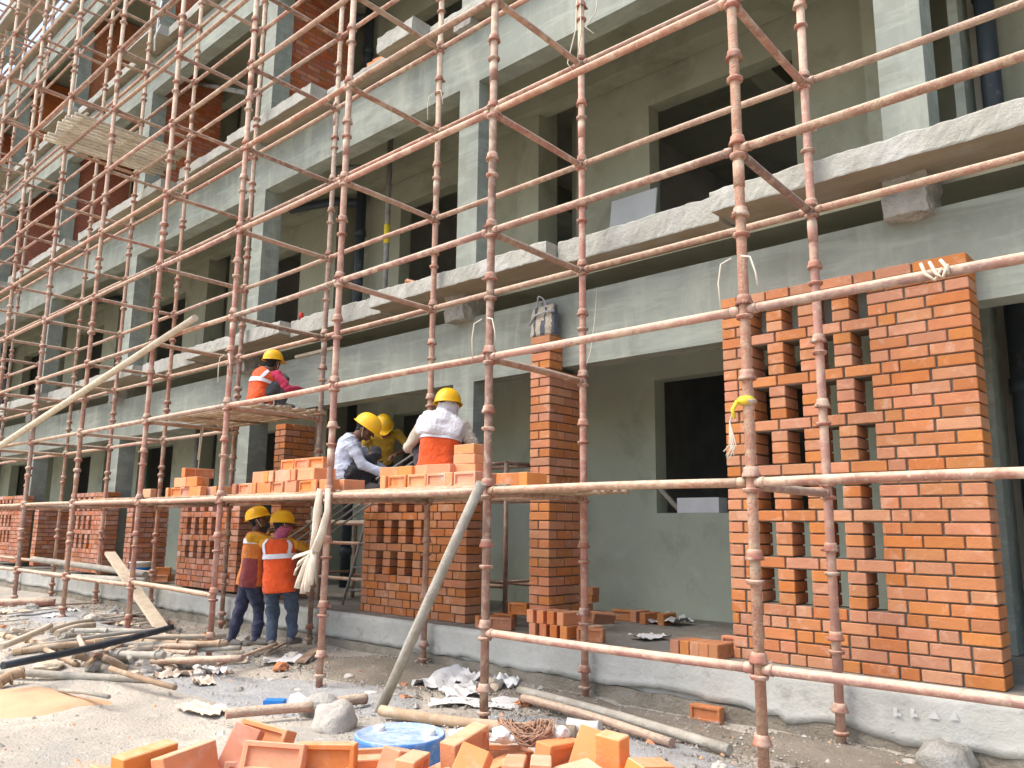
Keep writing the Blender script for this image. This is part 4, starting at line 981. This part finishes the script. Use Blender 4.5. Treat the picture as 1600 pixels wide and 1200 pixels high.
for k in range(16):
    x, y = rl.uniform(-6.6, -2.2), rl.uniform(3.9, 5.35)
    o = loose(x, y, gz(x, y)-.03, 'broken brick bit on the ground before the plinth', 'brick bits before the plinth', rl.uniform(0, 3), 'bed', 'brick', (rl.uniform(-.5, .5), rl.uniform(-.5, .5))); o.scale = (rl.uniform(.18, .4), rl.uniform(.3, .6), rl.uniform(.4, .7))

for k in range(26):
    x, y = rl.gauss(-8.5, .55), rl.gauss(3.35, .4); L_ = rl.uniform(.3, 1.3); a_ = rl.gauss(.9, .9)
    gpole((x, y, gz(x, y)+rl.uniform(.02, .12)), (x+L_*math.cos(a_), y+L_*math.sin(a_), gz(x, y)+rl.uniform(.02, .16)), rl.uniform(.018, .034), rl.choice(('greywood', 'rod', 'pale_rod', 'pipe_dusty')), L, G, knots=k % 3 == 0)
for k in range(60):
    x, y = rl.uniform(-13.5, -7), rl.uniform(2.9, 5.2)
    rock(x, y, .02+.07*rl.random()**2, 'pale broken stone in the rubbish spread over the ground at the left', rl.choice(('stone', 'rough', 'timber', 'cement_dust', 'brick')), rl.uniform(.35, .8), k*7.7, 'broken stones at the left', z=gz(x, y)+.02)
# ------------------------------------------------------------------ people
def ball(mb, c, r, fr=None, n=14, k=9):
    """ellipsoid; r=(x,y,z) radii in frame fr (3 axes)"""
    c = Vector(c); fr = fr or (Vector((1, 0, 0)), Vector((0, 1, 0)), Vector((0, 0, 1)))
    r = (r, r, r) if not isinstance(r, (tuple, list)) else r
    vs = []
    for i in range(1, k):
        ph = PI*i/k-PI/2
        for j in range(n):
            th = 2*PI*j/n
            vs.append(c+fr[0]*r[0]*math.cos(ph)*math.cos(th)+fr[1]*r[1]*math.cos(ph)*math.sin(th)+fr[2]*r[2]*math.sin(ph))
    vs += [c-fr[2]*r[2], c+fr[2]*r[2]]; m = len(vs)
    fs = [(i*n+j, i*n+(j+1) % n, (i+1)*n+(j+1) % n, (i+1)*n+j) for i in range(k-2) for j in range(n)]
    fs += [(m-2, (j+1) % n, j) for j in range(n)]+[(m-1, (k-2)*n+j, (k-2)*n+(j+1) % n) for j in range(n)]
    mb.add(vs, fs, True)
def limb(mb, pts, rs, n=14):
    mb.tube(pts, list(rs), n)
    for p, r in zip(pts, rs): ball(mb, p, r*.995, None, n, 8)
DG = None
def remesh(mb, vox, smooth=4, wr=0., wsc=9., seed=0):
    me = mb.mesh('tmp'); o = bpy.data.objects.new('tmp', me); COL.objects.link(o)
    md = o.modifiers.new('r', 'REMESH'); md.mode = 'VOXEL'; md.voxel_size = vox; md.use_smooth_shade = True
    if smooth:
        sm = o.modifiers.new('s', 'SMOOTH'); sm.factor = .5; sm.iterations = smooth
    dg = bpy.context.evaluated_depsgraph_get(); dg.update()
    out = bpy.data.meshes.new_from_object(o.evaluated_get(dg), depsgraph=dg)
    bpy.data.objects.remove(o); bpy.data.meshes.remove(me)
    if wr:
        ns = [v.normal.copy() for v in out.vertices]
        for v, n_ in zip(out.vertices, ns):
            q = v.co*wsc+Vector((seed, 0, 0))
            f_ = 1-abs(noise.noise(Vector((q.x*.7, q.y*.7, q.z*1.9+3*noise.noise(q*.4)))))*2
            v.co += n_*wr*(noise.noise(q+Vector((0, 0, v.co.z*6)))+.9*max(0, f_)**3-.3)
    out.polygons.foreach_set('use_smooth', [True]*len(out.polygons))
    return out
def ik(a, c, l1, l2, hint):
    a, c, hint = Vector(a), Vector(c), Vector(hint); d = c-a; L = d.length
    if L > (l1+l2)*.995: l1, l2 = l1*L/(l1+l2)*1.006, l2*L/(l1+l2)*1.006
    x = (l1*l1-l2*l2+L*L)/(2*L); h = math.sqrt(max(0, l1*l1-x*x)); u = d.normalized()
    p = hint-a; p -= u*p.dot(u); p = p.normalized() if p.length > 1e-5 else u.orthogonal().normalized()
    return a+u*x+p*h
def hand(mb, w, d, nrm, side, curl=.6, S=.9):
    """palm, four unequal bent fingers and a thumb leaving the side of the palm"""
    w, d = Vector(w), Vector(d).normalized(); nrm = Vector(nrm); nrm = (nrm-d*nrm.dot(d)).normalized(); sd = d.cross(nrm)*side
    pc = w+d*.05*S
    ball(mb, pc, (.046*S, .052*S, .019*S), (sd, d, nrm)); limb(mb, [w-d*.02, w+d*.03], [.024*S, .027*S], 10)
    for k, (o, l) in enumerate(((-.032, .066), (-.011, .076), (.011, .071), (.031, .055))):
        p = pc+sd*o*S+d*.04*S; pts = [p]; dd = d.copy()
        for s_ in (.42, .32, .26):
            dd = (dd*math.cos(curl*.7)-nrm*math.sin(curl*.7)).normalized(); pts.append(pts[-1]+dd*l*s_*S)
        limb(mb, pts, [.0098*S, .0095*S, .009*S, .008*S], 8)
    p = pc-sd*.036*S-d*.02*S; q = p-sd*.028*S+d*.026*S-nrm*.008; limb(mb, [p, q, q+d*.028*S-nrm*.012], [.013*S, .0115*S, .0095*S], 8)
def person(root, label, J, shirt, trousers, sleeve=1., vest=None, legs=(.31, .28), arms=(.25, .23), S=.9, hood=None, scarf=None, headtilt=0, vrange=(-.16, .97), straps=True, band_t=(.38, .5), vest2=None, shirt_hem=False):
    Mr = T(*root) @ RZ(math.radians(42.702))
    r3 = Mr.to_3x3()
    P = {k: Mr @ Vector(v) for k, v in J.items() if k != 'curl' and not k.startswith('toe')}
    t = empty('person', root, label, 'person')
    for s in 'LR':
        P['el'+s] = ik(P['sh'+s], P['wr'+s], arms[0], arms[1], P['el'+s]); P['kn'+s] = ik(P['hip'+s], P['an'+s], legs[0], legs[1], P['kn'+s])
    pel, che, nek = P['pel'], P['chest'], P['neck']
    sh = (P['shR']-P['shL']); hp = (P['hipR']-P['hipL']); shw = sh.length/2
    def cen(t_):
        a = pel.lerp(che, t_*2) if t_ < .5 else che.lerp(nek, t_*2-1)
        ctrl = pel*(1-t_)**2+(che*2-(pel+nek)/2)*2*t_*(1-t_)+nek*t_**2
        return ctrl if 0 <= t_ <= 1 else (pel+(pel-che).normalized()*(-t_)*(nek-pel).length if t_ < 0 else a)
    ts = [-.2, 0, .25, .5, .75, .9, 1.0]
    ws = [.15, .158, .145, .158, max(.15, shw/S*.98), max(.13, shw/S*.78), .062]; ds = [.118, .125, .108, .115, .112, .085, .06]
    def lerp_t(tab, q):
        for i in range(len(ts)-1):
            if q <= ts[i+1] or i == len(ts)-2:
                f = max(0, min(1, (q-ts[i])/(ts[i+1]-ts[i]))); f = f*f*(3-2*f); return tab[i]+(tab[i+1]-tab[i])*f
    def surf(q, th, off=0.):
        c = cen(q); a = (cen(min(1, q+.05))-cen(q-.05)).normalized()
        s_ = hp.normalized().lerp(sh.normalized(), max(0, min(1, q))); s_ = (s_-a*s_.dot(a)).normalized(); f_ = a.cross(s_)
        w = lerp_t(ws, q)*S+off; d = lerp_t(ds, q)*S+off
        cs, sn = math.cos(th), math.sin(th); e = .8
        return c+s_*w*abs(cs)**e*(1 if cs > 0 else -1)+f_*d*abs(sn)**e*(1 if sn > 0 else -1)
    def loft(mb, q0, q1, K, N, off, cap=True):
        vs = [surf(q0+(q1-q0)*k/K, 2*PI*i/N, off) for k in range(K+1) for i in range(N)]
        fs = [(k*N+i, k*N+(i+1) % N, (k+1)*N+(i+1) % N, (k+1)*N+i) for k in range(K) for i in range(N)]
        if cap: fs += [tuple(reversed(range(N))), tuple(K*N+i for i in range(N))]
        mb.add(vs, fs, True)
    hd = P['head']; fwd = (P['hdir']-hd).normalized(); upv = Vector((0, 0, 1)); upv = (upv-fwd*upv.dot(fwd)*.85)
    upv = (upv-fwd*upv.dot(fwd)).normalized(); rgt = fwd.cross(upv)
    # continuous body
    mb = MB()
    loft(mb, -.18, 1., 18, 24, -.006)
    limb(mb, [nek-(nek-che).normalized()*.04, nek.lerp(hd, .45), hd-upv*.04], [.062*S, .056*S, .058*S])
    fr = (rgt, fwd, upv)
    ball(mb, hd+upv*.015, (.076*S, .096*S, .105*S), fr); ball(mb, hd+fwd*.022-upv*.05*S, (.058*S, .07*S, .07*S), fr); ball(mb, hd+fwd*.06*S-upv*.095*S, (.03*S, .026*S, .022*S), fr)
    limb(mb, [hd+fwd*.092*S+upv*.008, hd+fwd*.112*S-upv*.03*S], [.009, .0135], 8)               # nose
    ball(mb, hd+fwd*.09*S-upv*.066*S, (.024*S, .012*S, .008*S), fr); ball(mb, hd+fwd*.088*S-upv*.078*S, (.021*S, .012*S, .008*S), fr)   # lips
    for sg in (-1, 1):
        ball(mb, hd+rgt*sg*.03*S+fwd*.083*S+upv*.028*S, (.022*S, .012*S, .007*S), fr)             # brow
        ball(mb, hd+rgt*sg*.078*S-fwd*.005-upv*.02*S, (.011*S, .022*S, .033*S), fr)               # ear
        ball(mb, hd+rgt*sg*.045*S+fwd*.06*S-upv*.03*S, (.022*S, .025*S, .022*S), fr)              # cheek
    for s, sg in (('L', -1), ('R', 1)):
        a, e, w = P['sh'+s], P['el'+s], P['wr'+s]
        limb(mb, [a, a.lerp(e, .45), e, e.lerp(w, .35), w], [.05*S, .046*S, .037*S, .038*S, .026*S])
        d = (w-e).normalized(); n_ = Vector((0, 0, 1)) if abs(d.z) < .8 else -(r3 @ Vector((0, 1, 0)))
        hand(mb, w, d, n_, sg, J.get('curl', .7), S)
        h, k, n2 = P['hip'+s], P['kn'+s], P['an'+s]
        limb(mb, [h, h.lerp(k, .5), k, k.lerp(n2, .35), n2], [.085*S, .075*S, .055*S, .054*S, .036*S])
    o = obj('body', remesh(mb, .0055, 3), t, 'skin'); o['label'] = 'brown skin of face, neck and hands'
    # eyes
    mb = MB()
    for sg in (-1, 1): ball(mb, hd+rgt*sg*.031*S+fwd*.087*S+upv*.012*S, (.011, .006, .006), fr, 8, 6)
    mb.build('eyes', 'hair', t)
    mb = MB(); ball(mb, hd+upv*.018-fwd*.016, (.082*S, .096*S, .1*S), fr, 18, 12); ball(mb, hd-fwd*.05*S-upv*.045*S, (.064*S, .045*S, .05*S), fr); mb.build('hair', 'hair', t)
    # shirt with sleeves
    mb = MB(); loft(mb, -.1 if not shirt_hem else -.2, .97, 18, 28, .008)
    for s in 'LR':
        a, e, w = P['sh'+s], P['el'+s], P['wr'+s]
        tor = surf(.8, PI if s == 'L' else 0, -.05)
        pts = [tor, a, a.lerp(e, .5), e]; rr_ = [.07*S, .067*S, .061*S, .054*S]
        if sleeve >= 1: pts += [e.lerp(w, .5), e.lerp(w, .93)]; rr_ += [.05*S, .042*S]
        elif sleeve > .5: pts += [e.lerp(w, .3)]; rr_ += [.052*S]
        else: pts[-1] = a.lerp(e, .8)
        limb(mb, pts, rr_)
    obj('shirt', remesh(mb, .009, 3, .013, 5.5, root[0]*3), t, shirt)
    # trousers
    mb = MB(); loft(mb, -.2, .12, 8, 28, .006)
    for s in 'LR':
        h, k, n2 = P['hip'+s], P['kn'+s], P['an'+s]
        limb(mb, [h, h.lerp(k, .5), k, k.lerp(n2, .5), k.lerp(n2, .97)], [.1*S, .092*S, .074*S, .068*S, .06*S])
    obj('trousers', remesh(mb, .009, 3, .015, 5, root[0]*5), t, trousers)
    # shoes
    for s in 'LR':
        a = P['an'+s]; d = a-P['kn'+s]; f_ = J.get('toe'+s) or J.get('toe') or (0, 1, 0); f_ = (r3 @ Vector(f_)).normalized()
        mb = MB(); g0 = a.z-.055
        limb(mb, [Vector((a.x, a.y, a.z-.01))-f_*.03, Vector((a.x, a.y, g0+.03))+f_*.05, Vector((a.x, a.y, g0+.022))+f_*.14], [.045*S, .043*S, .034*S])
        ball(mb, Vector((a.x, a.y, g0+.012))+f_*.05, (.13*S, .045*S, .018), (f_, Vector((-f_.y, f_.x, 0)), Vector((0, 0, 1))))
        obj('shoe', remesh(mb, .009, 3), t, 'shoe')
    # high visibility vest with reflective bands
    if vest:
        q0, q1 = vrange; K, N = 30, 44; mb = MB(); vs = []
        for k in range(K+1):
            for i in range(N):
                q = q0+(q1-q0)*k/K; th = 2*PI*i/N; p = surf(q, th, .02+(.012*(1-k/K)))
                c = cen(q); n_ = (p-c).normalized()
                p += n_*(.016*noise.noise(p*7)+.012*(1-2*abs(noise.noise(Vector((p.x*5, p.y*5, p.z*13)))))**3)*(1-.5*k/K); vs.append(p)
        vs2 = [v+(cen(q0)-v).normalized()*.01 for v in vs[:N]]
        fs = [(k*N+i, k*N+(i+1) % N, (k+1)*N+(i+1) % N, (k+1)*N+i) for k in range(K) for i in range(N)]
        b0 = len(vs); fs += [(i, b0+i, b0+(i+1) % N, (i+1) % N) for i in range(N)]
        mb.add(vs+vs2, fs, True); mb.build('vest', vest, t)
        def patch(q0, q1, t0, t1, name, mm, nq=6, nt=6, off=.029):
            mb = MB(); vs = []
            for a in range(nq+1):
                for b in range(nt+1):
                    q = q0+(q1-q0)*a/nq; th = t0+(t1-t0)*b/nt; k = (q-vrange[0])/(vrange[1]-vrange[0])
                    p = surf(q, th, off+.012*(1-k)); n_ = (p-cen(q)).normalized(); p += n_*(.016*noise.noise(p*7)+.012*(1-2*abs(noise.noise(Vector((p.x*5, p.y*5, p.z*13)))))**3)*(1-.5*k)
                    vs.append(p)
            fs = [(a*(nt+1)+b, a*(nt+1)+b+1, (a+1)*(nt+1)+b+1, (a+1)*(nt+1)+b) for a in range(nq) for b in range(nt)]
            mb.add(vs, fs, True); mb.build(name, mm, t)
        if band_t: patch(band_t[0], band_t[1], 0, 2*PI, 'reflective_band', 'band', 4, 44)
        if straps:
            for th in (-PI/2-.78, -PI/2+.78, PI/2-.7, PI/2+.7): patch(band_t[1]-.01, .93, th-.16, th+.16, 'reflective_band', 'band', 14, 4)
        if vest2: patch(-.14, .34, *vest2, 'vest_panel', 'maroon', 8, 8, .027)
    # hard hat
    K, N = 9, 30; mb = MB(); hc = hd+upv*.03*S-fwd*.004
    vs = []; ra, rb, rc = .122*S, .148*S, .135*S
    for k in range(K+1):
        ph = (PI/2)*k/K
        for i in range(N):
            th = 2*PI*i/N; rid = 1+.035*max(0, math.cos((th-PI/2)*2))**8*math.sin(ph)
            c_ = math.cos(ph)**.85 if k < K else 0
            vs.append(hc+(rgt*ra*math.cos(th)*c_+fwd*rb*math.sin(th)*c_)*rid+upv*rc*math.sin(ph))
    b0 = len(vs)
    for lv, (grow, dz) in enumerate(((.004, -.012), (.016, -.016), (.018, -.012))):
        for i in range(N):
            th = 2*PI*i/N; peak = max(0, math.sin(th))**3*.055*(1 if lv else .1); g2 = grow+peak
            vs.append(hc+rgt*(ra+grow)*math.cos(th)+fwd*(rb+g2)*math.sin(th)+upv*(dz-peak*.22))
    fs = [(k*N+i, k*N+(i+1) % N, (k+1)*N+(i+1) % N, (k+1)*N+i) for k in range(K) for i in range(N)]
    for lv in range(3):
        a0 = 0 if lv == 0 else b0+(lv-1)*N
        fs += [(a0+i, b0+lv*N+i, b0+lv*N+(i+1) % N, a0+(i+1) % N) for i in range(N)]
    mb.add(vs, fs, True); mb.build('hard_hat', 'helmet', t)
    mb = MB(); mb.tube([hd+rgt*.085*S*math.cos(a)+fwd*.04*S*math.cos(a)*0+upv*(.0-.11*S*math.sin(a))+fwd*.03*S*math.sin(a) for a in [PI*i/12 for i in range(13)]], .005, 6); mb.build('chin_strap', 'rag', t)
    if hood:
        mb = MB(); ball(mb, hd-fwd*.012-upv*.03, (.1*S, .112*S, .125*S), fr)
        limb(mb, [hd-upv*.05-fwd*.02, nek+upv*.0, surf(.86, -PI/2, -.02)], [.095*S, .105*S, .11*S])
        NT = 19; grid = []
        for q in frange(.58, .99, 12): grid.append([surf(q+.03*noise.noise(Vector((k, 0, 3))), -PI/2+(k/(NT-1)-.5)*2.7, .02+.012*math.sin(k*.9+q*2)) for k in range(NT)])
        for row in grid:
            for p in row: ball(mb, p, .05, None, 8, 6)
        obj('headcloth', remesh(mb, .01, 8, .012, 6, 4), t, hood)
    if scarf:
        mb = MB(); limb(mb, [nek-(nek-che).normalized()*.02, hd-upv*.09], [.082*S, .08*S]); ball(mb, hd-upv*.06+fwd*.012, (.088*S, .1*S, .07*S), fr)
        obj('scarf', remesh(mb, .01, 3, .012, 12, 2), t, scarf)
    return t, P, surf
V = Vector
# standing pair under the lower deck
person((-7.918, 4.941, .075), 'standing worker seen from behind in a bright orange vest with slate trousers and pink scarf', dict(
    pel=(-.03, 0, .66), chest=(-.055, .0, .97), neck=(-.06, .0, 1.16), head=(-.045, .01, 1.315), hdir=(.07, .08, 1.315), shL=(-.225, 0, 1.09), shR=(.11, 0, 1.09),
    elL=(-.36, .22, 1.0), wrL=(-.3, .38, 1.2), elR=(.19, .16, 1.0), wrR=(.3, .32, 1.22), hipL=(-.115, 0, .64), hipR=(.055, 0, .64), knL=(-.115, .1, .33), knR=(.09, .1, .34),
    anL=(-.085, 0, .07), anR=(.1, .1, .08), toeL=(-.3, 1, 0), toeR=(.4, .8, 0)), 'mustard', 'slate', 1., 'orange', scarf='magenta', vrange=(-.16, .95), band_t=(.44, .54))
person((-8.332, 4.756, .06), 'standing worker in rust-orange vest over a raised yellow sleeve and dark navy trousers', dict(
    pel=(.03, 0, .72), chest=(.06, .0, 1.04), neck=(.065, .02, 1.235), head=(.066, .02, 1.375), hdir=(.2, .03, 1.415), shL=(.05, .15, 1.17), shR=(.05, -.15, 1.17),
    elL=(.2, .3, 1.1), wrL=(.32, .4, 1.27), elR=(.26, -.12, 1.12), wrR=(.36, .1, 1.25), hipL=(-.0, .08, .7), hipR=(.06, -.08, .7), knL=(-.1, .1, .38), knR=(.14, .04, .38),
    anL=(-.15, .05, .07), anR=(.14, -.03, .09), toeL=(.8, -.5, 0), toeR=(.9, -.3, 0)), 'mustard', 'navy', 1., 'rust_shirt', legs=(.34, .31), vrange=(-.12, .93), straps=False, band_t=(.62, .74), vest2=(-.9, .3))
# the three at the lower deck
person((-6.763, 4.969, 1.735), 'worker in a light blue shirt squatting on the lower deck and reaching for bricks', dict(
    pel=(-.07, 0, .12), chest=(-.085, .03, .37), neck=(.0, .04, .55), head=(.1, .04, .632), hdir=(.21, .02, .56), shL=(-.06, .18, .49), shR=(-.03, -.14, .48),
    elL=(.2, .22, .25), wrL=(.36, .2, .14), elR=(.12, -.16, .22), wrR=(.34, -.1, .15), hipL=(-.06, .09, .13), hipR=(-.03, -.08, .13), knL=(.25, .2, .3), knR=(.24, -.03, .32),
    anL=(.12, .12, .06), anR=(.12, -.06, .06), toe=(1, -.1, 0), curl=.5), 'lightblue', 'dark', 1., None, legs=(.34, .32), arms=(.28, .25), S=.98, shirt_hem=True)
person((-5.736, 5.198, 1.735), 'squatting worker in an orange vest with a white cloth hood over head and back', dict(
    pel=(-.02, 0, .13), chest=(.01, .06, .47), neck=(.045, .1, .68), head=(.06, .14, .81), hdir=(.08, .32, .8), shL=(-.17, .09, .6), shR=(.215, .06, .6),
    elL=(-.36, .16, .42), wrL=(-.2, .44, .36), elR=(.36, .06, .38), wrR=(.33, .25, .17), hipL=(-.1, .02, .12), hipR=(.08, 0, .12), knL=(-.24, .36, .34), knR=(.25, .32, .32),
    anL=(-.16, .22, .06), anR=(.2, .2, .06), toe=(0, 1, 0)), 'cream', 'dark', 1., 'orange', legs=(.37, .34), arms=(.28, .25), S=1.08, hood='whitecloth', vrange=(-.22, .9), straps=True, band_t=(.46, .56))
person((-8.018, 6.341, 1.5), 'worker in a yellow shirt bending forward inside the verandah behind the other two', dict(
    pel=(-.07, .16, .66), chest=(-.03, .02, .9), neck=(.0, -.1, 1.03), head=(.01, -.2, 1.09), hdir=(.03, -.34, .96), shL=(-.16, -.04, 1.0), shR=(.16, -.02, 1.02),
    elL=(-.26, -.12, .84), wrL=(-.12, -.34, .73), elR=(.3, -.02, .9), wrR=(.17, -.2, .74), hipL=(-.15, .16, .64), hipR=(.02, .16, .64), knL=(-.14, .08, .3), knR=(.04, .08, .3),
    anL=(-.13, .14, -.0), anR=(.05, .14, -.0), toe=(0, -1, 0)), 'olive', 'dark', .6, None, legs=(.36, .34), arms=(.25, .24), scarf='magenta', shirt_hem=True)
person((-8.68, 5.015, 2.75), 'worker with crimson sleeves and orange vest crouching on the small upper deck', dict(
    pel=(-.05, 0, .12), chest=(-.04, .03, .32), neck=(.04, .05, .475), head=(.06, .07, .585), hdir=(.13, .2, .59), shL=(-.14, .16, .4), shR=(.16, -.05, .4),
    elL=(.04, .34, .3), wrL=(.24, .34, .3), elR=(.27, -.06, .27), wrR=(.4, .1, .25), hipL=(-.09, .07, .12), hipR=(.0, -.05, .12), knL=(.22, .24, .28), knR=(.3, .04, .25),
    anL=(.12, .22, .06), anR=(.2, .03, .06), toe=(1, .3, 0)), 'pink', 'grey_cloth', 1., 'orange', legs=(.33, .3), arms=(.23, .21), vrange=(-.2, .93), band_t=(.42, .55))
